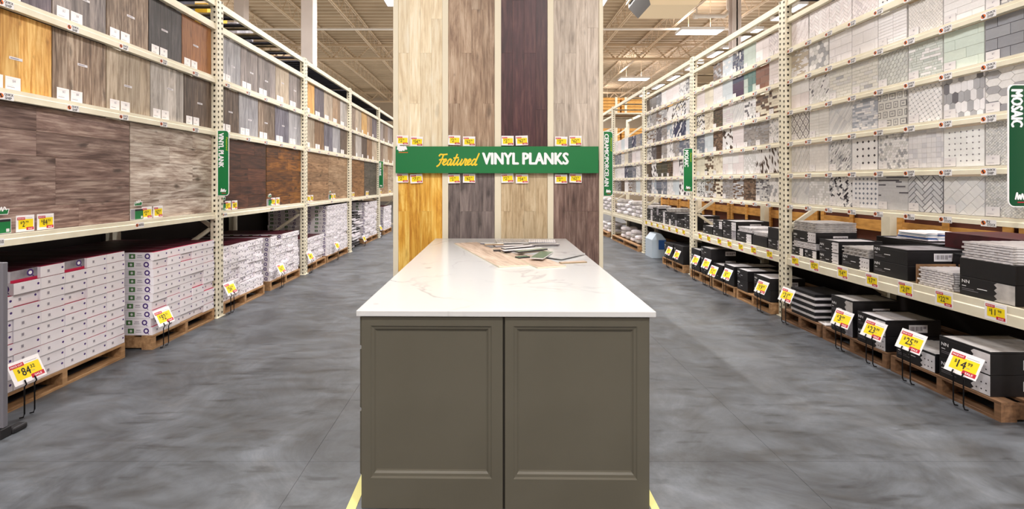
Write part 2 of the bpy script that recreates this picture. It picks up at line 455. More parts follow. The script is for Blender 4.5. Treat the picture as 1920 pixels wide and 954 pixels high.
for k in range(-4, 7):
    jx = -5.3 + 2.06 * (k + 1)
    j = M(); zb, zt = 7.5, 8.17
    for dx in (-.035, .035):
        j.box(jx + dx - .022, jx + dx + .022, -8.8, 36.8, zb, zb + .045, 'joist_steel')
        j.box(jx + dx - .022, jx + dx + .022, -8.8, 36.8, zt - .045, zt, 'joist_steel')
    yy = -8.0
    while yy < 36:
        j.bar((jx, yy, zb + .02), (jx, yy + .42, zt - .02), .016, .016, 'joist_steel')
        j.bar((jx, yy + .42, zt - .02), (jx, yy + .84, zb + .02), .016, .016, 'joist_steel')
        yy += .84
    put('roof_joist', j, ceiling, (jx, 14, 7.5))
for gy in (9.0, 21.6, 33.0):
    g = M(); zb, zt = 7.2, 7.48
    for dy in (-.06, .06):
        g.box(-17.8, 17.8, gy + dy - .04, gy + dy + .04, zb, zb + .09, 'girder_steel')
        g.box(-17.8, 17.8, gy + dy - .04, gy + dy + .04, zt + .35, zt + .43, 'girder_steel')
    x = -17.0
    while x < 17:
        g.bar((x, gy, zb + .05), (x + .6, gy, zt + .38), .05, .05, 'girder_steel')
        g.bar((x + .6, gy, zt + .38), (x + 1.2, gy, zb + .05), .05, .05, 'girder_steel')
        x += 1.2
    put('roof_girder', g, ceiling, (0, gy, zb))
for py_, pz in ((17.7, 7.35), (13.1, 7.4)):
    p = M(); p.tube([(-17.8, py_, pz), (17.8, py_, pz)], .045, 'pipe_white'); put('sprinkler_pipe', p, ceiling, (0, py_, pz))
p = M(); p.tube([(7.1, 16, 7.24), (7.55, 16, 7.24), (8.06, 16, 7.24), (8.16, 16, 7.34), (8.2, 16, 7.5), (8.2, 16, 8.15)], .07, 'pipe_white', 10)
p.tube([(7.0, 16, 7.24), (7.14, 16, 7.24)], .1, 'pipe_white', 10); p.tube([(7.5, 16, 7.24), (7.54, 16, 7.24)], .09, 'pipe_white', 10)
p.tube([(7.1, 16, 7.24), (7.1, 16, 8.15)], .03, 'pipe_white', 8)
put('elbow_pipe', p, ceiling, (7.6, 16, 7.24))

def column(x, y, w, label, flange=False):
    b = M()
    if flange:
        b.box(x - w / 2, x + w / 2, y - w / 2, y - w / 2 + .03, 0, CEIL_Z, 'column_paint')
        b.box(x - w / 2, x + w / 2, y + w / 2 - .03, y + w / 2, 0, CEIL_Z, 'column_paint')
        b.box(x - w * .12, x + w * .12, y - w / 2, y + w / 2, 0, CEIL_Z, 'column_paint')
    else: b.box(x - w / 2, x + w / 2, y - w / 2, y + w / 2, 0, CEIL_Z, 'column_paint')
    o = put('roof_column', b, None, (x, y, 0), bevel=.012)
    tag(o, label, 'column')
column(-4.93, 12.6, .32, 'wide pale square roof column behind the left rack, right of the other')
column(-7.68, 14.3, .31, 'pale square roof column further left, behind the first left bays')
column(8.0, 15.2, .28, 'pale steel roof column above the right tile rack beside elbow pipe', True)

# air unit under the roof
t = empty('air_diffuser', (4.55, 12.25, 6.0))
tag(t, 'beige boxy air unit hanging below the roof right of centre', 'air unit')
b = M(); b.hexa([(4.05, 11.75, 6.0), (5.25, 11.75, 6.0), (5.25, 12.75, 6.0), (4.05, 12.75, 6.0), (3.85, 11.5, 6.35), (5.45, 11.5, 6.35), (5.45, 12.95, 6.35), (3.85, 12.95, 6.35)], 'unit_beige', {5: 'louver_dark'})
b.box(3.85, 5.45, 11.5, 12.95, 6.36, 7.2, 'louver_dark'); put('body', b, t, (4.55, 12.25, 6.0))
for k in range(6):
    b = M(); z = 6.45 + k * .12
    b.box(3.78, 5.52, 11.43, 11.48, z, z + .05, 'unit_beige'); b.box(3.78, 3.83, 11.5, 12.95, z, z + .05, 'unit_beige')
    put('louver', b, t, (4.55, 12.25, z))
b = M()
for x, y in ((3.9, 11.6), (5.4, 11.6), (3.9, 12.9), (5.4, 12.9)): b.box(x - .015, x + .015, y - .015, y + .015, 7.2, 8.2, 'joist_steel')
put('hanger', b, t, (4.55, 12.25, 7.2))['kind'] = 'stuff'

# hanging light fixtures (each builder carries its own light)
def fixture(x, y, label, sx=1.55, sy=.62, z=LAMP_Z, down=LAMP_DOWN, up=LAMP_UP, grp='ceiling lights over the aisles'):
    t = empty('ceiling_light', (x, y, z)); tag(t, label, 'light', grp)
    b = M(); b.box(x - sx / 2, x + sx / 2, y - sy / 2, y - sy / 2 + .02, z, z + .1, 'fixture_white'); b.box(x - sx / 2, x + sx / 2, y + sy / 2 - .02, y + sy / 2, z, z + .1, 'fixture_white')
    b.box(x - sx / 2, x - sx / 2 + .02, y - sy / 2 + .02, y + sy / 2 - .02, z, z + .1, 'fixture_white'); b.box(x + sx / 2 - .02, x + sx / 2, y - sy / 2 + .02, y + sy / 2 - .02, z, z + .1, 'fixture_white')
    put('housing', b, t, (x, y, z))
    b = M(); b.box(x - sx / 2 + .022, x + sx / 2 - .022, y - sy / 2 + .022, y + sy / 2 - .022, z + .01, z + .07, 'lamp_glow'); put('diffuser', b, t, (x, y, z))
    b = M()
    for dx in (-.4, .4): b.box(x + dx - .008, x + dx + .008, y - .008, y + .008, z + .08, CEIL_Z + .02, 'joist_steel')
    put('hanger', b, t, (x, y, z))
    area_light('lamp', (x, y, z - .03), sx, sy, down)
    if up: area_light('ceiling_fill', (x, y, z + .14), sx, sy, up, True, (1.0, .93, .84))  # extra upward lamp, added only to brighten the ceiling
rown = {-2.45: 'left aisle row', 2.75: 'right aisle row', 7.65: 'row beyond the right rack', -11.5: 'far left row'}
cnt = {}
for fx, fy in FIXTURES:
    cnt[fx] = cnt.get(fx, 0) + 1
    fixture(fx, fy, down=LAMP_DOWN * (1 if abs(fx) < 5 else .5), label='rectangular glowing ceiling light, %s from the front in the %s' % (ORD[cnt[fx] - 1], rown[fx]))
for k in range(8):
    yk = 15.2 + k * 2.35
    fixture(9.75, yk, 'slim tube ceiling light seen through right rack, %s from the front' % ORD[k], .3, 1.5, 7.05, 60, 0, 'tube lights seen over the right rack')

# ------------------------------------------------------------------ racks
def post_mesh(s, h, near=True):
    """perforated upright: aisle face and the face toward the camera punched with teardrop holes"""
    b = M(); w, dp = 0.115, 0.075
    # local: origin at front face near edge, floor
    def panel(O, R, U, Nn, width, cols):
        nr = int(h / 0.057); ch = h / nr; cw = width / cols
        for i in range(cols):
            for j in range(nr):
                x0, x1, y0, y1 = i * cw, (i + 1) * cw, j * ch, (j + 1) * ch
                cx = (x0 + x1) / 2 + (0.006 if i % 2 else -0.006); cy = (y0 + y1) / 2 + (ch * .25 if i % 2 else -ch * .05)
                r = 0.0125
                hole = [(cx - r * .7, cy - r), (cx + r * .7, cy - r), (cx + r, cy + r), (cx - r, cy + r)]
                cor = [(x0, y0), (x1, y0), (x1, y1), (x0, y1)]
                for q in range(4):
                    a, c_, d_, e = cor[q], cor[(q + 1) % 4], hole[(q + 1) % 4], hole[q]
                    b.face([O + R * p[0] + U * p[1] for p in (a, c_, d_, e)], 'cream_steel')
                b.face([O + R * p[0] + U * p[1] - Nn * .004 for p in hole], 'hole_dark')
    n = V((-s, 0, 0))
    if near:
        panel(V((0, 0, 0)), V((0, 1, 0)), V((0, 0, 1)), n, w, 2)
        panel(V((0, 0, 0)), V((s, 0, 0)), V((0, 0, 1)), V((0, -1, 0)), dp, 1)
    else:
        b.face([(0, 0, 0), (0, w, 0), (0, w, h), (0, 0, h)], 'cream_steel'); b.face([(0, 0, 0), (s * dp, 0, 0), (s * dp, 0, h), (0, 0, h)], 'cream_steel')
    b.face([(0, w, 0), (s * dp, w, 0), (s * dp, w, h), (0, w, h)], 'cream_steel')
    b.face([(s * dp, 0, 0), (s * dp, w, 0), (s * dp, w, h), (s * dp, 0, h)], 'cream_steel')
    b.face([(0, 0, h), (0, w, h), (s * dp, w, h), (s * dp, 0, h)], 'cream_steel')
    return b.mesh('upright_post')

def sticker(mat_text, s, lines):
    """small white adhesive label printed with a round mark and two words"""
    b = M(); w, h = .094, .046
    fr = (V((0, 0, 0)), V((0, -s, 0)), V((0, 0, 1)), V((-s, 0, 0)))
    b.prism([(0, 0), (w, 0), (w, h), (0, h)], fr, 0, .0008, 'label_white')
    b.disc(fr, .016, h / 2, .015, .0012, 'orange_print', 12)
    b.rect(fr, .008, h / 2 - .002, .018, h / 2 + .012, .0016, 'black_print')
    b.disc(fr, .019, h / 2 - .006, .006, .0018, 'black_print', 8)
    if len(lines) == 1: b.text(lines[0], fr, .036, h * .30, h * .42, .0014, 'black_print', .05, w=.056)
    else:
        b.text(lines[0], fr, .036, h * .54, h * .36, .0014, 'black_print', .05, w=.054 if lines[0] == 'QUICK' else .02)
        b.text(lines[1], fr, .040, h * .10, h * .36, .0014, 'black_print', .05, w=.040 if lines[0] == 'QUICK' else .05)
    return b.mesh('shelf_sticker')
STICK = {}
def get_sticker(s, lines):
    k = (s, tuple(lines))
    if k not in STICK: STICK[k] = sticker(None, s, lines)
    return STICK[k]

def price_card(b, fr, w, h, dollars, cents, style='yellow'):
    """printed price card; frame origin is its lower left corner"""
    b.prism([(0, 0), (w, 0), (w, h), (0, h)], fr, 0, .002, 'card_white' if style == 'yellow' or w > .09 else 'card_soft', bottom=True)
    if style == 'yellow':
        b.rect(fr, w * .12, h * .17, w * .93, h * .76, .0026, 'yellow_print')
        b.rect(fr, w * .05, h * .72, w * .48, h * .88, .0030, 'red_print')
        b.text('PRICE CUT', fr, w * .08, h * .765, h * .07, .0034, 'card_white', .02, w=w * .36)
        b.rect(fr, w * .55, h * .08, w * .96, h * .26, .0030, 'red_print')
        b.text('SALE', fr, w * .64, h * .12, h * .09, .0034, 'card_white', .02, w=w * .24)
        b.rect(fr, w * .52, h * .82, w * .9, h * .835, .003, 'grey_print')
        b.text('$', fr, w * .22, h * .46, h * .17, .0036, 'black_print', .01)
        b.text(dollars, fr, w * .33, h * .30, h * .34, .0036, 'black_print', .03, w=w * (.13 * len(dollars)) * (.7 if dollars in ('1', '11') else 1))
        b.text(cents, fr, w * (.36 + .13 * len(dollars)), h * .50, h * .15, .0036, 'black_print', .01)
        b.rect(fr, w * (.36 + .13 * len(dollars)), h * .38, w * (.46 + .13 * len(dollars)), h * .40, .0036, 'grey_print')
    else:
        b.text('$' + dollars, fr, w * .45, h * .58, h * .2, .0026, 'grey_print')
        b.rect(fr, w * .1, h * .82, w * .75, h * .85, .0026, 'card_pale')
        b.rect(fr, w * .1, h * .2, w * .6, h * .24, .0026, 'grey_print')
        b.rect(fr, w * .1, h * .32, w * .5, h * .35, .0026, 'card_pale')
CARDS = {}
def card_mesh(s, w, h, dollars, cents, style='yellow'):
    k = (s, w, h, dollars, cents, style)
    if k not in CARDS:
        b = M(); price_card(b, (V((0, 0, 0)), V((0, -s, 0)), V((0, 0, 1)), V((-s, 0, 0))), w, h, dollars, cents, style)
        CARDS[k] = b.mesh('price_card')
    return CARDS[k]

def beam_mesh(s, X, d0, d1, z0, z1):
    """step beam, folded profile"""
    b = M(); h = z1 - z0
    pr = [(0, 0), (0, h * .56), (.007, h * .62), (.007, h), (.042, h), (.042, 0)]
    n = len(pr); A = [(X + s * a, d0, z0 + z) for a, z in pr]; B = [(X + s * a, d1, z0 + z) for a, z in pr]
    for i in range(n):
        b.face([A[i], A[(i + 1) % n], B[(i + 1) % n], B[i]], 'cream_steel')
    b.face(A, 'cream_steel'); b.face(B, 'cream_steel')
    return b

LP = [2.40, 5.125, 7.535, 9.97, 12.56, 15.1]
RP = [2.70, 5.125, 7.475, 9.86, 12.40, 15.0]
H = 3.53; DEP = 1.2
LZ = [(1.100, 1.172), (2.020, 2.090), (2.600, 2.672), (3.190, 3.262), (3.448, 3.52)]
RTOP = [1.272, 1.610, 1.958, 2.300, 2.640, 2.978, 3.314]
RZ = [(.595, .715)] + [(t_ - .054, t_) for t_ in RTOP] + [(3.448, 3.52)]
def build_rack(s, X, posts, beams, label, sign):
    rk = empty('pallet_rack', (X, posts[0], 0)); tag(rk, label, 'rack')
    hi = post_mesh(s, H); lo = post_mesh(s, H, False)
    for i, d in enumerate(posts):
        place('upright_post', hi if i > 0 else lo, (X - s * .016, d, 0), rk)
        place('rear_post', lo, (X + s * (DEP - .06), d, 0), rk)
        b = M(); z = .25; xa, xb = X + s * .07, X + s * (DEP - .06); yy = d + .06; k = 0
        b.bar((xa, yy, .15), (xb, yy, .15), .03, .04, 'cream_steel')
        while z < 3.2:
            p, q = ((xa, yy, z), (xb, yy, z + .75)) if k % 2 else ((xb, yy, z), (xa, yy, z + .75))
            b.bar(p, q, .03, .04, 'cream_steel'); z += .75; k += 1
        put('brace', b, rk, (X, yy, .15))
        b = M(); b.box(X - s * .03, X + s * .1, d - .02, d + (.1151 if i == 0 else .135) - (.03 if i == 0 else 0), 0, .008, 'cream_steel'); put('foot_plate', b, rk, (X, d, 0))
    for i in range(len(posts) - 1):
        d0, d1 = posts[i] + .116, posts[i + 1] - .001
        for j, (z0, z1) in enumerate(beams):
            if s > 0 and i == 3 and j in (5, 6, 7): continue
            if s > 0 and i == 3 and j == 4: pass
            bo = put('beam', beam_mesh(s, X, d0, d1, z0, z1), rk, (X, d0, z0))
            # stickers
            if s < 0 and j in (0, 1, 2):
                st = get_sticker(s, ['IN-STOCK'] if j == 0 else ['QUICK', 'SHIP'])
                n = 2 if j == 0 else 5
                for k in range(n):
                    e0 = max(d0, 2.79); dd = e0 + (d1 - e0) * (k / n) + .01 + (.06 if j else .0)
                    so = place('shelf_sticker', st, (X - s * .0004, dd, z0 - .003 + .012 * (j == 0)), bo)
            if s > 0 and 1 <= j <= 6:
                st = get_sticker(s, ['IN', 'STOCK'] if j == 1 and i < 2 else ['QUICK', 'SHIP'])
                n = 8
                for k in range(n):
                    dd = d1 - (d1 - d0) * (k / n) - .01
                    place('shelf_sticker', st, (X - s * .0004, dd, z0 - .008), bo)
            put('rear_beam', beam_mesh(-s, X + s * DEP, d0, d1, z0, z1), rk, (X + s * DEP, d0, z0)) if (j in (0, len(beams) - 1)) else None
        # decks
        if s < 0:
            b = M(); b.box(X + s * .044, X + s * (DEP - .07), d0, d1, 1.12, 1.145, 'deck_board'); put('shelf_deck', b, rk, (X, d0, 1.12))  # deck out of view, added to shade the carton tops below
        if s > 0:
            b = M(); b.box(X + s * .044, X + s * (DEP - .07), d0, d1, .69, .714, 'deck_board_tan'); put('shelf_deck', b, rk, (X, d0, .69))
        top = beams[-1][1]
        full = (i in (0, 2, 3, 4)) if s < 0 else (i in (0,))
        n = 18; wd = (d1 - d0) / n
        for k in range(n):
            if not full and s < 0 and k % 3 == 1: continue
            if not full and s > 0 and k % 6 != 2: continue
            b = M(); b.box(X + s * .044, X + s * (DEP - .05), d0 + k * wd + .01, d0 + (k + 1) * wd - (.01 if full else wd * .3), top - .025, top - .004, 'deck_board' if (full or k % 2) else 'deck_board_tan')
            put('deck_slat', b, rk, (X, d0 + k * wd, top))
    return rk
lrack = build_rack(-1, XL, LP, LZ, 'cream steel pallet rack along the left aisle holding wood plank panels', 0)
rrack = build_rack(1, XR, RP, RZ, 'cream steel pallet rack along the right aisle holding tile sample boards', 0)
for i in range(5):
    b = M(); b.box(XL - DEP - .09, XL - DEP - .075, LP[i], LP[i + 1] - .01, 0, 3.4, 'rear_shade_dark'); put('shade_sheet', b, lrack, (XL - DEP, LP[i], 0))  # dark sheet added for the shade behind the rack; stops light leaking in

for i in range(5):
    b = M(); b.box(XR + DEP + .012, XR + DEP + .027, RP[i], RP[i + 1] - .01, 0, .70, 'rear_shade_dark'); put('shade_sheet', b, rrack, (XR + DEP, RP[i], 0))  # dark sheet added so the space under the shelf stays black like shade

# price tags on the right stock beam
beam0 = {}
for o in COL.objects:
    if o.name.startswith('beam') and o.parent == rrack:
        w = WORLD[o.name]
        if abs(w.z - .595) < .01: beam0[round(w.y, 2)] = o
keys = sorted(beam0)
PR = [('11', '98'), ('22', '98'), ('21', '98'), ('17', '98'), ('14', '98'), ('12', '98'), ('9', '98'), ('15', '98')]
for bi, xs in enumerate(((1491, 1527, 1580, 1635, 1698, 1770, 1867), (1313, 1329, 1349, 1368, 1389, 1413, 1443), (1212, 1222, 1233, 1244, 1255, 1269, 1282))):
    for k, px in enumerate(reversed(xs)):
        d = xd(px, XR); p = PR[k % 8]
        o = place('price_card', card_mesh(1, .13, .112, *p), (XR - .001, d + .065, .606), beam0[keys[bi]])

# ------------------------------------------------------------------ plank boards, left rack
SPEC = {
 'honey': ('honey yellow pine', (188, 128, 52), (224, 170, 88), (242, 200, 124)),
 'oak': ('warm oak brown', (134, 84, 46), (170, 110, 62), (192, 134, 82)),
 'mauve': ('dark mauve grey', (70, 60, 70), (98, 88, 98), (124, 112, 118)),
 'grey': ('weathered grey', (98, 88, 88), (136, 126, 124), (164, 152, 146)),
 'charcoal': ('dark charcoal', (46, 40, 42), (70, 64, 66), (94, 86, 86)),
 'mixed': ('mixed grey brown', (84, 66, 54), (134, 112, 94), (176, 158, 140)),
 'pale': ('pale taupe', (146, 126, 106), (186, 168, 146), (208, 192, 172)),
 'white': ('whitewashed grey', (150, 142, 136), (190, 182, 176), (216, 210, 206)),
 'brown': ('dark smoky brown', (58, 44, 38), (92, 74, 62), (128, 110, 96)),
 'cool': ('cool light grey', (132, 130, 136), (166, 164, 170), (190, 188, 192)),
 'slate': ('slate blue grey', (78, 74, 88), (110, 106, 120), (140, 136, 148)),
 'bigbrown': ('weathered reddish brown', (88, 64, 58), (134, 108, 100), (178, 156, 144)),
 'bigpale': ('pale rustic taupe', (126, 104, 92), (188, 170, 158), (230, 220, 210)),
 'walnut': ('dark walnut', (42, 22, 16), (74, 42, 30), (102, 62, 44)),
 'amber': ('amber striped walnut', (56, 28, 8), (110, 64, 20), (156, 100, 36)),
 'tan': ('medium tan', (112, 82, 56), (146, 112, 80), (172, 138, 104)),
 'ltan': ('light tan', (128, 98, 70), (160, 128, 96), (190, 160, 128)),
 'gold': ('golden brown', (96, 62, 30), (134, 94, 54), (160, 118, 76)),
 'olive': ('olive grey', (56, 50, 42), (84, 76, 66), (108, 100, 88)),
}
for k, (d_, a, b_, c_) in SPEC.items():
    big = k in ('bigbrown', 'bigpale', 'walnut', 'amber', 'tan', 'ltan', 'gold', 'olive')
    wood('plank_' + k + '_vertical', a, b_, c_, 'Z', 1.0, .5, .55, .34 if k == 'mixed' else .22)
    wood('plank_' + k + '_level', a, b_, c_, 'Y', 1.0, .5, .85, .2, cross=11 if big else 14)
principled('board_edge', (150, 128, 92), 0.7)
def plank_board(d0, d1, z0, z1, sp, level, n, label, tags, grp, joints=True, code=False):
    s = -1; X = XL - .052
    r = M(); r.box(X - .012, X, d0, d1, z0 + .001, z1, 'board_edge')
    root = put('plank_panel', r, None, (X, (d0 + d1) / 2, z0)); tag(root, label, 'flooring sample', grp)
    mat = 'plank_' + sp + ('_level' if level else '_vertical')
    if level:
        hh = (z1 - z0) / n
        for k in range(n):
            za, zb = z0 + .001 + k * hh, z0 + (k + 1) * hh
            cuts = [d0, d1]
            if joints: cuts = sorted([d0, d1, d0 + (d1 - d0) * random.choice((.2, .3, .42, .58, .72))])
            for a, c_ in zip(cuts[:-1], cuts[1:]):
                b = M(); b.box(X, X + .006, a + .0005, c_ - .0005, za + .0005, zb - .0005, mat)
                put('plank', b, root, (X, a, za))
    else:
        ww = (d1 - d0) / n
        for k in range(n):
            a, c_ = d0 + k * ww, d0 + (k + 1) * ww
            b = M(); b.box(X, X + .006, a + .0008, c_ - .0008, z0 + .001, z1 - .001, mat)
            put('plank', b, root, (X, a, z0))
    for (px, w, h, dol, cen, st) in tags:
        place('price_card', card_mesh(s, w, h, dol, cen, st), (X + .0075, px, z0 + .004), root)
    if code:
        b = M(); dc = d0 + (d1 - d0) * random.uniform(.35, .55); zc = z0 + (z1 - z0) * random.uniform(.38, .6)
        fr = frame(s, X + .0065, dc, zc); b.prism([(0, 0), (.085, 0), (.085, .018), (0, .018)], fr, 0, .001, 'card_pale')
        b.rect(fr, .008, .006, .06, .012, .0015, 'grey_print'); put('code_label', b, root, (X, dc, zc))
    return root
bayn = ['nearest', 'second', 'third', 'fourth', 'farthest']
def upper(bay, row, cuts, sps, n):
    z0, z1 = (2.672, 3.186) if row == 'top' else (2.090, 2.596)
    for k, sp in enumerate(sps):
        if sp is None: continue
        a, c_ = cuts[k] + .004, cuts[k + 1] - .004
        w, h = .095, .085
        tg = [(a + .03, w, h, '2', '', 'white'), (a + .03 + w + .015, w, h, '8', '', 'white')]
        if bay > 2: tg = tg[:1]
        plank_board(a, c_, z0, z1, sp, False, n, '%s plank panel, %s from the near end, %s row, %s left bay' % (SPEC[sp][0], ORD[k], row, bayn[bay]), tg, 'upright plank panels on the left rack', code=bay < 2)
upper(0, 'top', [2.80, 3.26, 3.72, 4.18, 4.63, 5.12], ['mauve', 'grey', 'mixed', 'charcoal', 'oak'], 3)
upper(0, 'middle', [2.80, 3.26, 3.72, 4.20, 4.66, 5.12], ['honey', 'mixed', 'pale', 'white', 'brown'], 4)
upper(1, 'top', [5.25, 5.72, 6.14, 6.65, 7.09, 7.53], ['cool', 'grey', 'grey', 'pale', 'grey'], 3)
upper(1, 'middle', [5.25, 5.68, 6.15, 6.63, 7.08, 7.53], ['brown', 'cool', 'mixed', 'slate', 'cool'], 3)
upper(2, 'top', [7.66, 8.12, 8.58, 9.04, 9.50, 9.96], ['honey', 'mauve', 'pale', 'ltan', 'white'], 3)
upper(2, 'middle', [7.66, 8.12, 8.58, 9.04, 9.50, 9.96], ['pale', 'tan', 'slate', 'cool', 'brown'], 3)
upper(3, 'top', [10.09, 10.58, 11.07, 11.56, 12.05, 12.55], ['mixed', 'pale', 'honey', 'ltan', 'mauve'], 2)
upper(3, 'middle', [10.09, 10.58, 11.07, 11.56, 12.05, 12.55], ['mixed', 'white', 'brown', 'tan', 'pale'], 2)
upper(4, 'top', [12.69, 13.3, 13.9, 14.5, 15.09], ['grey', 'mixed', 'grey', 'brown'], 2)
upper(4, 'middle', [12.69, 13.3, 13.9, 14.5, 15.09], ['mixed', 'pale', 'ltan', 'pale'], 2)
def ycards(a, dl=(('2', '79'), ('84', '32')), n0=.30):
    return [(a + n0, .12, .108, dl[0][0], dl[0][1], 'yellow'), (a + n0 + .14, .12, .108, dl[1][0], dl[1][1], 'yellow')]
def info_card(root, a, z0):
    b = M(); X = XL - .045; fr = frame(-1, X, a, z0)
    b.prism([(0, 0), (.15, 0), (.15, .095), (0, .095)], fr, 0, .002, 'card_pale', bottom=True)
    b.rect(fr, .05, .004, .146, .075, .0026, 'green_sign'); b.rect(fr, .05, .075, .146, .091, .0026, 'black_print')
    b.rect(fr, .004, .004, .048, .091, .0026, 'grey_print'); b.rect(fr, .118, .01, .138, .03, .003, 'card_pale')
    put('info_card', b, root, (X, a, z0))
    b = M(); fr = frame(-1, X, a + .03, z0 + .12)
    b.prism([(.01, 0), (.1, 0), (.11, .036), (.02, .036)], fr, 0, .0015, 'card_white')
    b.prism([(.015, .004), (.097, .004), (.104, .032), (.022, .032)], fr, .0015, .0018, 'green_sign'); b.ribbon([(.0, .2), (.2, .6), (.3, .3), (.5, .7), (.6, .3), (.8, .7), (1, .4)], fr, .03, .006, .06, .007, .0022, 'card_white')
    put('green_badge', b, root, (X, a, z0 + .12))
big = [(0, 2.80, 3.958, 'bigbrown', 5), (0, 3.966, 5.12, 'bigpale', 5), (1, 5.25, 6.36, 'walnut', 5), (1, 6.38, 7.53, 'amber', 5),
       (2, 7.66, 8.80, 'tan', 5), (2, 8.81, 9.96, 'ltan', 5), (3, 10.09, 11.3, 'gold', 4), (3, 11.31, 12.55, 'olive', 4), (4, 12.69, 13.9, 'ltan', 4), (4, 13.91, 15.09, 'pale', 4)]
for bay, a, c_, sp, n in big:
    first = (a, c_) in ((2.80, 3.958),)
    o = plank_board(a, c_, 1.172, 2.016, sp, True, n, 'large %s plank panel, boards laid level, %s left bay' % (SPEC[sp][0], bayn[bay]),
                    ycards(a + (.02 if first else -.06), (('2', '79'), ('84', '32')) if first else (('2', '59'), ('62', '10')), .19), 'large plank panels on the left rack', joints=bay < 2)
    if bay < 3: info_card(o, a + (.03 if first else .0) , 1.176)

# ------------------------------------------------------------------ tile patterns
def clip(poly, x0, y0, x1, y1):
    def cl(p, inside, inter):
        out = []
        for i in range(len(p)):
            a, b = p[i - 1], p[i]
            ia, ib = inside(a), inside(b)
            if ib:
                if not ia: out.append(inter(a, b))
                out.append(b)
            elif ia: out.append(inter(a, b))
        return out
    def ix(c): return lambda a, b: (c, a[1] + (b[1] - a[1]) * (c - a[0]) / (b[0] - a[0]))
    def iy(c): return lambda a, b: (a[0] + (b[0] - a[0]) * (c - a[1]) / (b[1] - a[1]), c)
    for ins, it in ((lambda p: p[0] >= x0, ix(x0)), (lambda p: p[0] <= x1, ix(x1)), (lambda p: p[1] >= y0, iy(y0)), (lambda p: p[1] <= y1, iy(y1))):
        poly = cl(poly, ins, it)
        if len(poly) < 3: return None
    ar = abs(sum(poly[i - 1][0] * poly[i][1] - poly[i][0] * poly[i - 1][1] for i in range(len(poly)))) / 2
    return poly if ar > 1.2e-5 else None
def rot(p, a, cx=.14, cy=.15):
    c_, s_ = math.cos(a), math.sin(a)
    return [((x - cx) * c_ - (y - cy) * s_ + cx, (x - cx) * s_ + (y - cy) * c_ + cy) for x, y in p]
def inset(p, g):
    cx = sum(q[0] for q in p) / len(p); cy = sum(q[1] for q in p) / len(p); out = []
    for x, y in p:
        l = math.hypot(x - cx, y - cy) or 1; f = max(.3, 1 - g * 1.2 / l); out.append((cx + (x - cx) * f, cy + (y - cy) * f))
    return out
def rectp(x, y, w, h, g): return [(x + g, y + g), (x + w - g, y + g), (x + w - g, y + h - g), (x + g, y + h - g)]
def pick(rg, pal):
    t = rg.random() * sum(p[1] for p in pal)
    for c_, w in pal:
        t -= w
        if t <= 0: break
    j = rg.uniform(-5, 5)
    return tuple(max(0, min(255, q + j)) for q in c_)
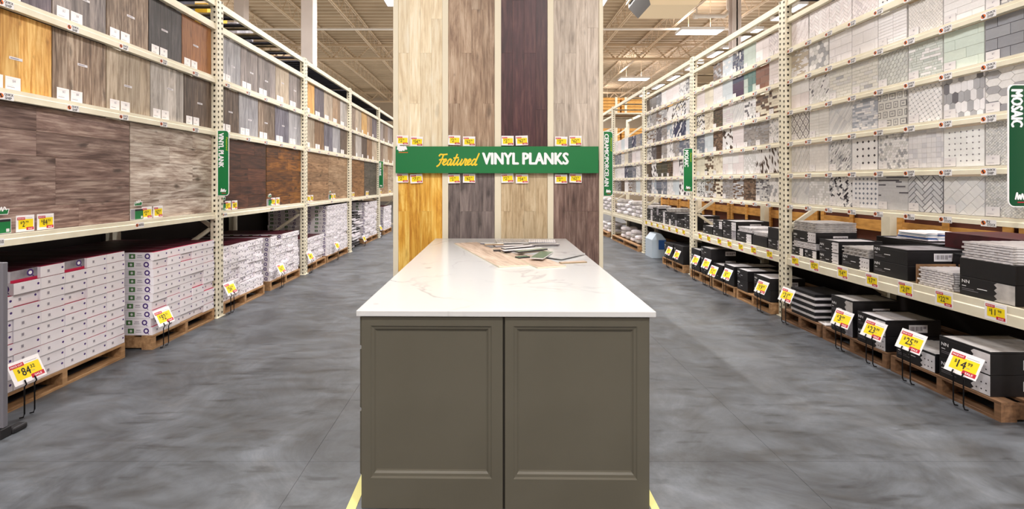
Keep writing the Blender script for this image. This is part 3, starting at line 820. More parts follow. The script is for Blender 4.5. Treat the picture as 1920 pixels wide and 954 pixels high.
def pattern(kind, rg, pal, a=.05, b=.025, g=.0012, ang=0.0):
    out = []
    R_ = .24 if ang else 0
    X0, X1, Y0, Y1 = -R_, .30 + R_, -R_, .33 + R_
    def add(p, c_, lift=0): out.append((rot(p, ang) if ang else p, c_, lift))
    if kind in ('grid', 'brick', 'third', 'strip', 'column'):
        y = Y0; r = 0
        while y < Y1:
            x = X0 - (a * .5 * (r % 2) if kind == 'brick' else a * .33 * (r % 3) if kind == 'third' else rg.random() * a if kind == 'strip' else 0)
            while x < X1:
                w = a * rg.choice((.5, .8, 1.2, 1.7)) if kind == 'strip' else a
                add(rectp(x, y, w, b, g), pick(rg, pal)); x += w
            y += b; r += 1
    elif kind == 'wave':
        x = X0; r = 0
        while x < X1:
            y = Y0 - rg.random() * b
            while y < Y1:
                l = b * rg.choice((.6, 1, 1.3)); q = .15 * a
                add([(x + g, y + g), (x + a * .5, y + g + q), (x + a - g, y + g), (x + a - g, y + l - g), (x + a * .5, y + l - g - q), (x + g, y + l - g)], pick(rg, pal)); y += l
            x += a; r += 1
    elif kind in ('hex', 'picket'):
        w = a; s_ = a / math.sqrt(3); e = b if kind == 'picket' else 0
        y = Y0; r = 0; ph = 1.5 * s_ + e
        while y < Y1 + ph:
            x = X0 + (w / 2 if r % 2 else 0)
            while x < X1 + w:
                add(inset([(x, y - s_ - e / 2), (x + w / 2, y - s_ / 2 - e / 2), (x + w / 2, y + s_ / 2 + e / 2), (x, y + s_ + e / 2), (x - w / 2, y + s_ / 2 + e / 2), (x - w / 2, y - s_ / 2 - e / 2)], g), pick(rg, pal)); x += w
            y += ph; r += 1
    elif kind == 'arrow':
        y = Y0; r = 0
        while y < Y1 + b:
            x = X0 - (a * .78 if r % 2 else 0)
            while x < X1 + a:
                add(inset([(x, y), (x + a * .22, y + b / 2), (x + a * .78, y + b / 2), (x + a, y), (x + a * .78, y - b / 2), (x + a * .22, y - b / 2)], g), pick(rg, pal)); x += a * 1.56
            y += b / 2 * 1.0; r += 1
        out2 = []
        # keep one lattice: alternate rows shifted by half
        return [o for i, o in enumerate(out)] if not out2 else out2
    elif kind == 'diamond':
        y = Y0; r = 0
        while y < Y1 + b:
            x = X0 + (a / 2 if r % 2 else 0)
            while x < X1 + a:
                add(inset([(x, y - b / 2), (x + a / 2, y), (x, y + b / 2), (x - a / 2, y)], g), pick(rg, pal)); x += a
            y += b / 2; r += 1
    elif kind == 'rings':
        y = Y0; r = 0
        while y < Y1 + b:
            x = X0 + (a / 2 if r % 2 else 0)
            while x < X1 + a:
                for q, (f, c_) in enumerate(((1, pal[0][0]), (.78, pal[1][0]), (.42, pal[0][0]), (.24, pal[1][0]))):
                    add([(x, y - b / 2 * f), (x + a / 2 * f, y), (x, y + b / 2 * f), (x - a / 2 * f, y)], c_, q * .0006)
                x += a
            y += b / 2; r += 1
    elif kind == 'squares':
        y = Y0; r = 0
        while y < Y1:
            x = X0 - (a / 2 if r % 2 else 0); k = 0
            while x < X1:
                w = a if (k + r) % 2 else a * .8; h_ = b
                for q, (f, c_) in enumerate(((0, pal[0][0]), (.12, pal[1][0]), (.24, pal[0][0]), (.36, pal[2][0]))):
                    m_ = f * min(w, h_); add(rectp(x + m_, y + m_, w - 2 * m_, h_ - 2 * m_, g), c_, q * .0006)
                x += w; k += 1
            y += b; r += 1
    elif kind == 'dots':
        n = a
        y = Y0
        while y < Y1:
            x = X0
            while x < X1:
                add(rectp(x, y, n, n, g), pick(rg, pal[:1])); x += n
            y += n
        y = Y0 + n
        while y < Y1:
            x = X0 + n
            while x < X1:
                r_ = b; add([(x - r_, y), (x, y - r_), (x + r_, y), (x, y + r_)], pick(rg, pal[1:]), .0008); x += n
            y += n
    elif kind == 'herring':
        # double herringbone lattice in 45 degree axes
        w = b; l = a; k = int(round(l / w)); n = int(.9 / w)
        for i in range(-n, n):
            for j in range(-n, n):
                q = (i - j) % (2 * k)
                x, y = i * w, j * w
                if q == 0: p = rectp(x, y, l, w, g)
                elif q == (2 * k - 1): p = rectp(x, y - (k - 1) * w + 0, w, l, g) if False else None
                else: p = None
                if p: out.append((rot([(a_ + .14, b_ + .15) for a_, b_ in p], math.pi / 4), pick(rg, pal), 0))
                if q == 0:
                    p = rectp(x - w, y, w, l, g)
                    out.append((rot([(a_ + .14, b_ + .15) for a_, b_ in p], math.pi / 4), pick(rg, pal), 0))
    elif kind == 'solid':
        add(rectp(0, 0, .3, .33, g), pal[0][0])
    return out

WH = (248, 246, 248); PK = (240, 231, 233); PG = (224, 223, 223); GY = (176, 176, 182); DG = (112, 110, 118); BK = (48, 44, 56)
BG = (206, 192, 172); BR = (122, 96, 78); DB = (78, 62, 54); CR = (240, 232, 214); BL = (176, 188, 202); NV = (52, 58, 92); GN = (194, 208, 200)
TL = (92, 128, 124); PU = (66, 32, 72); BRK = (136, 88, 68); OL = (84, 80, 62); SB = (118, 126, 144); MT = (216, 230, 222); MG = (152, 154, 163)
# (description, kind, palette, kwargs)
T = {
 'pinkdiag': ('pinkish diagonal grooved', 'strip', [(PK, 3), ((226, 214, 216), 1)], dict(a=.09, b=.018, ang=.9, g=.0008)),
 'pinkher': ('pinkish white herringbone', 'herring', [(PK, 3), ((246, 240, 242), 2)], dict(a=.072, b=.024)),
 'pinkgrid': ('pinkish diagonal grid', 'grid', [(PK, 3), ((220, 210, 214), 1)], dict(a=.028, b=.028, ang=.78)),
 'whstone': ('plain white stone', 'grid', [(WH, 1), (PK, 1)], dict(a=.15, b=.15)),
 'darkdot': ('white with dark dots', 'dots', [(WH, 1), (BK, 1)], dict(a=.045, b=.009)),
 'beigestrip': ('beige grey strip', 'strip', [(WH, 2), (BG, 2), ((188, 178, 170), 1)], dict(a=.045, b=.014)),
 'hexgrey': ('grey and white hexagon', 'hex', [(WH, 3), (GY, 2), (PG, 1)], dict(a=.052)),
 'whsub': ('glossy white subway', 'brick', [((246, 242, 246), 1)], dict(a=.15, b=.075)),
 'whlarge': ('large white subway', 'brick', [((242, 238, 240), 1)], dict(a=.25, b=.1)),
 'whstrip': ('thin white stacked strip', 'grid', [((246, 243, 246), 1)], dict(a=.145, b=.026)),
 'whmesh': ('tiny white diagonal mesh', 'grid', [((242, 238, 236), 1)], dict(a=.018, b=.018, ang=.6)),
 'whbig': ('wide white brick', 'brick', [((246, 244, 246), 1)], dict(a=.2, b=.05)),
 'darkmos': ('grey speckled mosaic', 'strip', [(PG, 2), (GY, 1), (DG, 1)], dict(a=.03, b=.02)),
 'pale': ('pale pearl mosaic', 'grid', [(PG, 2), (WH, 1)], dict(a=.024, b=.024)),
 'scatter': ('pale with scattered grey strokes', 'strip', [(WH, 6), (DG, 1), (PG, 3)], dict(a=.03, b=.014, ang=.8)),
 'palevein': ('pale veined strip', 'brick', [((232, 230, 224), 3), (PG, 2), (GY, .3)], dict(a=.09, b=.03)),
 'arab': ('pale grey arabesque', 'hex', [((204, 206, 204), 3), ((214, 216, 212), 1)], dict(a=.036, g=.0018)),
 'glstrip': ('grey green glass strip', 'strip', [((212, 218, 214), 3), (WH, 1), ((196, 204, 200), 1)], dict(a=.05, b=.02)),
 'mint': ('mint green subway', 'third', [(MT, 3), ((224, 236, 226), 1)], dict(a=.24, b=.072, g=.001)),
 'greysub': ('mid grey subway', 'brick', [(MG, 3), ((158, 160, 168), 1)], dict(a=.15, b=.073, g=.0018)),
 'ring': ('grey concentric diamond', 'rings', [((140, 134, 136), 1), ((240, 236, 234), 1)], dict(a=.094, b=.12)),
 'paleline': ('pale line textured', 'grid', [((230, 228, 226), 1)], dict(a=.14, b=.03)),
 'diagpale': ('pale diagonal stripe', 'grid', [((228, 227, 228), 2), ((212, 212, 216), 1)], dict(a=.2, b=.018, ang=.9)),
 'bluestrip': ('blue white glass strip', 'strip', [((220, 222, 230), 2), (WH, 1), ((170, 176, 190), 1)], dict(a=.045, b=.018)),
 'geo': ('grey nested square', 'squares', [((236, 234, 230), 1), ((146, 144, 146), 1), ((170, 168, 170), 1)], dict(a=.078, b=.072)),
 'diagdots': ('white with diagonal grey dots', 'dots', [(WH, 1), (GY, 1)], dict(a=.03, b=.006, ang=.5)),
 'picket': ('grey and white picket', 'picket', [((244, 242, 246), 3), (GY, 2), (DG, .5)], dict(a=.042, b=.036)),
 'arrow': ('grey marble long hexagon', 'arrow', [((236, 234, 234), 3), ((176, 175, 180), 1.5), ((156, 156, 164), 1)], dict(a=.098, b=.05)),
 'rhomb': ('outlined white rhombus', 'diamond', [((228, 224, 222), 1)], dict(a=.06, b=.1, g=.0035)),
 'whplain': ('plain pale white', 'grid', [((238, 234, 232), 1)], dict(a=.03, b=.03, g=.0006)),
 'strokes': ('grey slanted stroke', 'strip', [(PG, 3), (GY, 1), (WH, 1), (DG, .4)], dict(a=.035, b=.012, ang=.9)),
 'bkdots': ('white with black diamonds', 'dots', [((246, 244, 246), 1), (BK, 1)], dict(a=.062, b=.0125, g=.0002)),
 'smallhex': ('small mixed grey hexagon', 'hex', [(WH, 3), (PG, 2), (GY, 1.2)], dict(a=.024)),
 'msq': ('light marble squares', 'grid', [((234, 232, 236), 3), ((220, 219, 226), 1)], dict(a=.038, b=.038, g=.0007)),
 'dotgrid': ('white with small dot grid', 'dots', [((246, 246, 246), 1), (DG, 1)], dict(a=.041, b=.006, g=.0002)),
 'tiny': ('small grey marble mosaic', 'grid', [(PG, 3), ((204, 204, 204), 2), ((228, 227, 224), 2)], dict(a=.014, b=.014, ang=.78)),
 'bkwh': ('black and white fragment', 'strip', [(WH, 4), (BK, 1), (GY, 1)], dict(a=.024, b=.018, ang=.7)),
 'bldots': ('white with blue grey diamonds', 'dots', [((242, 241, 246), 1), (SB, 1)], dict(a=.043, b=.012, g=.0002)),
 'dash': ('grey with dark dashes', 'strip', [((210, 210, 214), 9), ((98, 96, 106), 1.2)], dict(a=.07, b=.0125, g=.0004)),
 'herr': ('grey herringbone, dark joints', 'herring', [((210, 211, 217), 3), ((226, 226, 231), 1)], dict(a=.099, b=.033, g=.0028)),
 'diagsq': ('pale diagonal brick', 'brick', [((230, 229, 230), 3), ((220, 221, 225), 1)], dict(a=.075, b=.062, ang=.78, g=.001)),
 # second bay
 'brstrip': ('brown grey brick', 'brick', [(BR, 2), (DB, 1), (GY, 1)], dict(a=.06, b=.03)),
 'ltblue': ('pale blue subway', 'brick', [((210, 220, 230), 2), (WH, 1)], dict(a=.075, b=.03)),
 'navyv': ('navy and white vertical strip', 'wave', [(NV, 3), (SB, 1.5), (WH, 1)], dict(a=.034, b=.07, g=.002)),
 'palegreen': ('pale green plain', 'grid', [(GN, 1)], dict(a=.09, b=.09, g=.0005)),
 'crm': ('cream plain', 'grid', [(CR, 1), ((230, 222, 206), 1)], dict(a=.15, b=.15)),
 'blgrey': ('pale blue grey', 'grid', [((210, 220, 228), 1)], dict(a=.09, b=.09, g=.0005)),
 'purple': ('purple and navy large', 'grid', [(PU, 1), (NV, 1)], dict(a=.29, b=.1, g=.002)),
 'teal': ('teal green patchwork', 'grid', [(TL, 2), ((150, 176, 170), 1), (GN, 1)], dict(a=.1, b=.1, g=.002)),
 'brick': ('reddish brown brick', 'brick', [(BRK, 3), ((150, 104, 82), 1)], dict(a=.19, b=.075, g=.002)),
 'pinkpl': ('plain pinkish', 'grid', [(PK, 1)], dict(a=.29, b=.04, g=.0006)),
 'bwdiag': ('black and white slanted', 'strip', [(WH, 3), (BK, 2), (CR, 1)], dict(a=.03, b=.02, ang=.5)),
 'crstrip': ('cream strip', 'strip', [(CR, 2), (BG, 1)], dict(a=.06, b=.02)),
 'dkgreen': ('dark green brown mosaic', 'grid', [(OL, 2), (BR, 1), (DB, 1)], dict(a=.03, b=.03)),
 'lilac': ('pale lilac strip', 'grid', [((220, 212, 218), 1), (PG, 1)], dict(a=.1, b=.03)),
 'hexscat': ('white and dark scattered hexagon', 'hex', [(WH, 3), (DG, 1), (PG, 1)], dict(a=.036, g=.003)),
 'brcr': ('brown and cream strip', 'strip', [(BR, 2), (CR, 3), (DB, 1)], dict(a=.07, b=.03)),
 'slate': ('slate blue strip', 'strip', [(SB, 2), (GY, 1)], dict(a=.05, b=.02)),
 'brown': ('brown mosaic', 'strip', [(BR, 2), ((146, 124, 106), 1), (DB, 1)], dict(a=.04, b=.02)),
 'basket': ('black and white basket', 'herring', [(WH, 2), (DB, 1.2)], dict(a=.048, b=.024)),
 'grey': ('mid grey mosaic', 'strip', [((170, 164, 162), 2), (GY, 1), ((148, 142, 140), 1)], dict(a=.04, b=.018)),
 'speck': ('white and grey speckled', 'strip', [(WH, 3), (GY, 1), (PG, 1)], dict(a=.022, b=.02, ang=.4)),
 'crdia': ('cream diamond', 'diamond', [(CR, 2), (BG, 1)], dict(a=.045, b=.045)),
 'leaf': ('white with brown leaves', 'diamond', [(WH, 3), (DB, 1.2)], dict(a=.03, b=.08, ang=.35)),
 'greybr': ('grey brown strip', 'strip', [(BR, 1), (GY, 2), (PG, 1)], dict(a=.06, b=.02)),
 'whhex': ('white and grey hexagon', 'hex', [(WH, 3), (GY, 1)], dict(a=.05, g=.002)),
 'dkbrown': ('dark brown', 'grid', [(DB, 2), ((62, 48, 42), 1)], dict(a=.09, b=.09)),
 'dkgrey': ('dark grey mosaic', 'strip', [(DG, 2), ((88, 86, 92), 1), (GY, .6)], dict(a=.04, b=.02)),
 'navydiag': ('navy diagonal', 'brick', [(NV, 2), (SB, 1), (WH, .6)], dict(a=.07, b=.022, ang=.7)),
 'steel': ('steel blue stacked', 'grid', [((90, 100, 116), 2), (SB, 1)], dict(a=.29, b=.04, g=.002)),
 'grstack': ('dark olive stacked', 'grid', [((70, 72, 62), 2), (OL, 1)], dict(a=.1, b=.05, g=.0018)),
 'bwpat': ('black and white pattern', 'diamond', [(WH, 2), (BK, 1)], dict(a=.04, b=.04)),
 'paleblue': ('pale blue mosaic', 'grid', [(BL, 2), (WH, 1)], dict(a=.03, b=.03)),
}
ROWS = [  # per bay: rows bottom..top, far..near (left to right in the picture)
 [['diagpale', 'pale', 'bkwh', 'bldots', 'dash', 'herr', 'diagsq', 'tiny'],
  ['rhomb', 'whplain', 'strokes', 'bkdots', 'smallhex', 'msq', 'dotgrid', 'tiny'],
  ['ring', 'paleline', 'diagpale', 'bluestrip', 'geo', 'diagdots', 'picket', 'arrow'],
  ['whstone', 'scatter', 'palevein', 'palevein', 'arab', 'glstrip', 'mint', 'greysub'],
  ['beigestrip', 'hexgrey', 'whsub', 'whlarge', 'whstrip', 'whmesh', 'whbig', 'darkmos'],
  ['pinkdiag', 'pinkher', 'pinkher', 'pinkgrid', 'darkdot', 'darkmos', 'whsub', 'pale']],
 [['bkwh', 'greybr', 'brcr', 'grey', 'greybr', 'brown', 'darkmos', 'whhex'],
  ['crm', 'brcr', 'crdia', 'whstone', 'whstone', 'pale', 'leaf', 'leaf'],
  ['slate', 'blgrey', 'brown', 'basket', 'pinkpl', 'grey', 'grey', 'speck'],
  ['bwdiag', 'crstrip', 'dkgreen', 'lilac', 'diagpale', 'hexscat', 'brcr', 'brcr'],
  ['pinkpl', 'crm', 'whstrip', 'blgrey', 'purple', 'teal', 'brick', 'pinkpl'],
  [None, None, 'brstrip', 'ltblue', 'navyv', 'palegreen', 'whstone', 'pinkgrid']],
 [['dkgrey', 'paleblue', 'steel', 'slate', 'pale', 'blgrey', 'bwpat', 'bwpat'],
  ['dkbrown', 'bwpat', 'grstack', 'grstack', 'dkgreen', 'whstone', 'bwpat', 'speck'],
  ['darkmos', 'dkgrey', 'dkbrown', 'grey', 'scatter', 'grey', 'slate', 'slate'],
  ['greybr', 'greybr', 'dkgrey', 'grey', 'paleblue', 'navydiag', 'navydiag', 'blgrey'],
  ['darkmos', 'grey', 'greybr', 'greybr', 'basket', 'bwdiag', 'bwdiag', 'hexscat'],
  ['dkbrown', 'dkbrown', 'dkgrey', 'whstone', 'pinkpl', 'pinkpl', 'speck', 'darkmos']],
 [['grey', 'dkgrey', 'dkbrown', 'whstone', 'greybr', 'grey', 'blgrey', 'crm'],
  ['pale', 'whstone', 'whsub', 'navydiag', 'steel', 'slate', 'speck', 'grey'],
  ['slate', 'slate', 'pale', 'crm', 'grey', 'whstone', 'whsub', 'crm'],
  ['pale', 'whstone', 'blgrey', 'whsub', 'steel', 'navydiag', 'grey', 'slate'],
  None, None],
]
INDIV = {'greysub', 'mint', 'whsub', 'whlarge', 'whbig', 'arrow', 'diagsq', 'herr', 'geo', 'picket', 'hexgrey', 'whstrip', 'palevein', 'ring', 'bkdots', 'rhomb', 'whstone'}
DARKG = {'herr', 'greysub', 'bkdots'}
rown_ = ['bottom', 'second', 'third', 'fourth', 'fifth', 'top']
tcount = 0
for bay, rows in enumerate(ROWS):
    d0, d1 = RP[bay] + .125, RP[bay + 1] - .008
    pitch = (d1 - d0) / 8
    for r, row in enumerate(rows):
        if row is None: continue
        zb = RTOP[r]; hgt = (RTOP[r + 1] - .054 - zb) - .003
        for k, key in enumerate(row):
            if key is None: continue
            rg = random.Random(bay * 100 + r * 10 + k)
            desc, kind, pal, kw = T[key]; kw = dict(kw)
            if bay >= 2:
                f = 1.5; kw['a'] = kw.get('a', .05) * f; kw['b'] = kw.get('b', .025) * f
                if kind in ('herring', 'hex'): pass
            dfar = d1 - k * pitch - .0015; w = pitch - .003 - (rg.choice((0, 0, .004, .012)) if bay == 0 else 0)
            h = hgt - (rg.choice((0, 0, 0, .012)))
            X = XR + .050
            fr = (V((X, dfar, zb + .001)), V((0, -1, 0)), V((0, 0, 1)), V((-1, 0, 0)))
            root = M(); root.box(X, X + .014, dfar - w, dfar, zb + .001, zb + .001 + h, 'grout_dark' if key in DARKG else 'grout_light')
            ro = put('tile_sample_board', root, None, (X, dfar - w / 2, zb + .001))
            tag(ro, '%s tile, %s from far post, %s row, %s right bay' % (desc, ORD[k], rown_[r], bayn[bay]), 'tile sample', 'tile sample boards on the right rack')
            polys = []
            for p, c_, lf in pattern(kind, rg, pal, **kw):
                q = clip(p, .0015, .0015, w - .0015, h - .0015)
                if q: polys.append((q, c_, lf))
            layered = kind in ('rings', 'squares', 'dots')
            if bay == 0 and key in INDIV and (layered or len(polys) < 75):
                # one object per tile
                if layered:
                    groups = {}
                    base = [p for p in polys if p[2] == 0]; tops = [p for p in polys if p[2] > 0]
                    tiles = [[p] for p in base]
                    if kind == 'dots': tiles += [[p] for p in tops]
                    else:
                        cen = [(sum(a_ for a_, _ in b0[0][0]) / len(b0[0][0]), sum(b_ for _, b_ in b0[0][0]) / len(b0[0][0])) for b0 in tiles]
                        for p in tops:
                            cx = sum(a_ for a_, _ in p[0]) / len(p[0]); cy = sum(b_ for _, b_ in p[0]) / len(p[0])
                            i = min(range(len(cen)), key=lambda q: (cen[q][0] - cx) ** 2 + (cen[q][1] - cy) ** 2); tiles[i].append(p)
                else: tiles = [[p] for p in polys]
                for tl in tiles:
                    b = M()
                    for p, c_, lf in tl: b.prism(p, fr, 0, .004 + lf, 'glazed_tile', c_)
                    ox, oy = tl[0][0][0]; org = fr[0] + fr[1] * ox + fr[2] * oy
                    put('tile', b, ro, org); tcount += 1
            else:
                b = M()
                for p, c_, lf in polys: b.prism(p, fr, 0, .003 + lf, 'glazed_tile', c_)
                if polys:
                    o = put('mosaic_tiles', b, ro, fr[0]); o['kind'] = 'stuff'
            if bay < 3 and rg.random() < .9:
                cw, chh = (.085, .062)
                place('price_card', card_mesh(1, cw, chh, rg.choice('123456789'), '', 'white'), (X - .006, dfar - .006, zb + .006), ro)
print('individual tiles', tcount)

# ------------------------------------------------------------------ cartons
def carton(w, h, L_, dots=1, busy=False):
    """long flooring carton, end toward the aisle (+x), near side (-y) printed; origin: aisle face, near edge, bottom"""
    b = M(); g = .0015; hh = h - g
    b.box(-L_, 0, g, w - g, 0, hh, 'carton_white', {1: 'carton_magenta_shaded', 0: 'carton_magenta_shaded'})
    fr = (V((0, 0, 0)), V((0, 1, 0)), V((0, 0, 1)), V((1, 0, 0)))
    b.face([(-.03, g, hh + .0004), (0, g, hh + .0004), (0, w - g, hh + .0004), (-.03, w - g, hh + .0004)], 'carton_white' if busy else 'magenta_print')
    b.rect(fr, w * .28, h * .38, w * .37, h * .62, .0008, 'grey_print')
    b.rect(fr, w * .25, h * .30, w * .45, h * .33, .0008, 'card_pale')
    b.disc(fr, w * .9, h * .58, .0085, .0008, 'purple_print', 8)
    b.rect(fr, g, 0, w - g, .0025, .0009, 'carton_grey')
    if busy:
        b.rect(fr, w * .5, h * .45, w * .78, h * .56, .0009, 'grey_print'); b.rect(fr, w * .55, h * .22, w * .72, h * .34, .0009, 'black_print'); b.rect(fr, w * .08, h * .66, w * .2, h * .82, .0009, 'grey_print')
    # near side print
    x = 0.0
    for q in range(dots):
        O = V((-.24 - q * .28, 0, 0)); f2 = (O, V((1, 0, 0)), V((0, 0, 1)), V((0, -1, 0)))
        b.rect(f2, .02, h * .22, .075, h * .8, -g + .0008, 'carton_green'); b.disc(f2, .048, h * .5, h * .16, -g + .0012, 'card_pale', 8)
        b.rect(f2, .095, h * .56, .135, h * .64, -g + .0008, 'grey_print'); b.rect(f2, .09, h * .36, .14, h * .42, -g + .0008, 'grey_print')
        b.disc(f2, .185, h * .52, h * .34, -g + .0008, 'purple_print', 14); b.disc(f2, .185, h * .52, h * .18, -g + .0012, 'card_white', 12)
        b.face([O + V((a_, g - .0014, c_)) for a_, c_ in ((.188, h * .42), (.196, h * .34), (.214, h * .12), (.205, h * .1))], 'purple_print')
    return b.mesh('flooring_carton')
def end_carton(w, h, L_):
    """carton turned so that its printed side faces the aisle"""
    b = M(); g = .0015
    b.box(-L_, 0, g, w - g, 0, h - g, 'carton_white', {1: 'carton_magenta_shaded', 0: 'carton_magenta_shaded'})
    fr = (V((0, 0, 0)), V((0, 1, 0)), V((0, 0, 1)), V((1, 0, 0)))
    b.rect(fr, g, 0, w - g, h * .22, .0006, 'magenta_print'); b.rect(fr, g, h * .22, w - g, h - g, .0006, 'carton_grey')
    b.disc(fr, w * .72, h * .62, h * .3, .001, 'purple_print', 14); b.disc(fr, w * .72, h * .62, h * .16, .0014, 'card_white', 12)
    b.face([fr[0] + V((.0012, w * .75, h * .5)), fr[0] + V((.0012, w * .80, h * .42)), fr[0] + V((.0012, w * .88, h * .25)), fr[0] + V((.0012, w * .83, h * .22))], 'purple_print')
    return b.mesh('flooring_carton')

def pallet(X, s, d0, d1, label, L_=1.15, H_=.125, dark=False, grp='wooden pallets on the floor'):
    """pallet, aisle edge on plane X, s=-1 left, 1 right"""
    k = 'pallet_wood_dark' if dark else 'pallet_wood'
    t = empty('wooden_pallet', (X, (d0 + d1) / 2, 0)); tag(t, label, 'pallet', grp)
    def xx(a): return X + s * a
    for i in range(3):
        f = (0, .5, 1)[i]; y = d0 + (d1 - d0 - .04) * f
        b = M(); b.box(xx(0), xx(L_), y, y + .04, .018, H_ - .018, k); put('stringer', b, t, (X, y, .018))
    n = 7
    for i in range(n):
        a = (L_ - .1) * i / (n - 1); b = M(); b.box(xx(a), xx(a + .1), d0, d1, H_ - .018, H_, k); put('deck_board', b, t, (xx(a), d0, H_))
    for i in range(3):
        a = (L_ - .1) * i / 2; b = M(); b.box(xx(a), xx(a + .1), d0, d1, 0, .018, k); put('bottom_board', b, t, (xx(a), d0, 0))
    return t
def stack(X, d0, ncol, w, z0, heights, h, where, L_=1.1, jit=.012, dots=1, ends=(), missing=()):
    me = carton(w, h, L_, dots, X > -3.12 and d0 > 5); me2 = end_carton(w, h, L_)
    rg = random.Random(int(d0 * 100))
    for c_ in range(ncol):
        n = heights[c_]
        for r in range(n):
            if (c_, r) in missing: continue
            e = (c_, r) in ends
            j = rg.uniform(0, jit) + (.02 if e else 0)
            if rg.random() < .08: j += .018
            o = place('flooring_carton', me2 if e else me, (X - j, d0 + c_ * w, z0 + r * h), None)
            tag(o, 'white flooring carton, %s up in %s column, %s' % (ORD[r], ORD[c_], where), 'carton', 'flooring cartons ' + where)
pallet(-3.14, -1, 2.86, 3.985, 'wooden pallet under the nearest left carton stack')
stack(-3.14, 2.87, 6, .186, .127, [8, 10, 10, 10, 10, 10], .0785, 'nearest left pallet stack', ends={(1, 9), (3, 9)}, jit=.01)
pallet(-3.03, -1, 4.16, 5.09, 'wooden pallet under the second left carton stack')
stack(-3.03, 4.17, 5, .184, .127, [10] * 5, .0745, 'second left pallet stack', dots=4)
pallet(-3.04, -1, 5.275, 6.24, 'wooden pallet under third left carton stack, next to the perforated post')
stack(-3.05, 5.28, 5, .19, .127, [9, 9, 9, 9, 9], .070, 'third left pallet stack', dots=2, jit=.03)
pallet(-3.05, -1, 6.42, 7.42, 'wooden pallet under the fourth left carton stack')
stack(-3.05, 6.44, 5, .19, .127, [9, 8, 9, 9, 9], .068, 'fourth left pallet stack', dots=4, jit=.03)
pallet(-3.05, -1, 7.68, 8.58, 'wooden pallet under low carton stack in third left bay')
stack(-3.06, 7.69, 4, .215, .127, [6, 6, 6, 6], .072, 'fifth left stack, low', dots=2, jit=.05)
pallet(-3.05, -1, 8.66, 9.92, 'wooden pallet under the tallest left carton stack')
stack(-3.05, 8.67, 6, .205, .127, [13] * 6, .072, 'sixth left stack, the tallest', dots=4, jit=.02)
pallet(-3.05, -1, 11.35, 12.5, 'wooden pallet under cartons in the fourth left bay')
stack(-3.05, 11.36, 5, .225, .127, [13, 12, 13, 13, 13], .068, 'seventh left stack, fourth bay', dots=3, jit=.04)
pallet(-3.05, -1, 13.3, 14.3, 'wooden pallet at the far end of the left rack')
stack(-3.05, 13.31, 4, .24, .127, [9, 9, 9, 9], .075, 'last left stack, farthest bay', dots=2, jit=.03)

# messy stacks of wrapped bundles, fourth and fifth left bay
def bundle_mesh(w, h, L_, k, k2):
    b = M(); n = 3
    for i in range(n):
        o = .02 * (i % 2); b.box(-L_ - o, -o, .005 * i, w - .004 * i, h * i / n, h * (i + 1) / n - .002, k if i != 1 else k2)
    return b.mesh('wrapped_bundle')
bm_ = [bundle_mesh(.36, .09, 1.0, 'carton_white', 'carton_grey'), bundle_mesh(.36, .09, 1.0, 'carton_black', 'carton_grey'), bundle_mesh(.36, .09, 1.0, 'carton_white', 'carton_black')]
nm_ = ['white wrapped', 'black wrapped', 'white and black']
rg = random.Random(3)
for c_ in range(3):
    for r in range(9 if c_ else 7):
        q = (1, 0, 1, 0, 0, 2, 1, 0, 2)[(r + c_) % 9]
        o = place('wrapped_bundle', bm_[q], (-3.09 - rg.uniform(0, .12), 10.13 + c_ * .385, r * .092), None)
        tag(o, '%s bundle, %s up in %s column, untidy pile in fourth left bay' % (nm_[q], ORD[r], ORD[c_]), 'bundle', 'wrapped bundles in the fourth left bay')
for c_ in range(1):
    for r in range(7):
        q = (2, 0, 1)[(r + c_) % 3]
        o = place('wrapped_bundle', bm_[q], (-3.09 - rg.uniform(0, .08), 12.75 + c_ * .385, r * .092), None)
        tag(o, '%s bundle, %s up, pile beside far left pallet stack' % (nm_[q], ORD[r]), 'bundle', 'wrapped bundles in the farthest left bay')

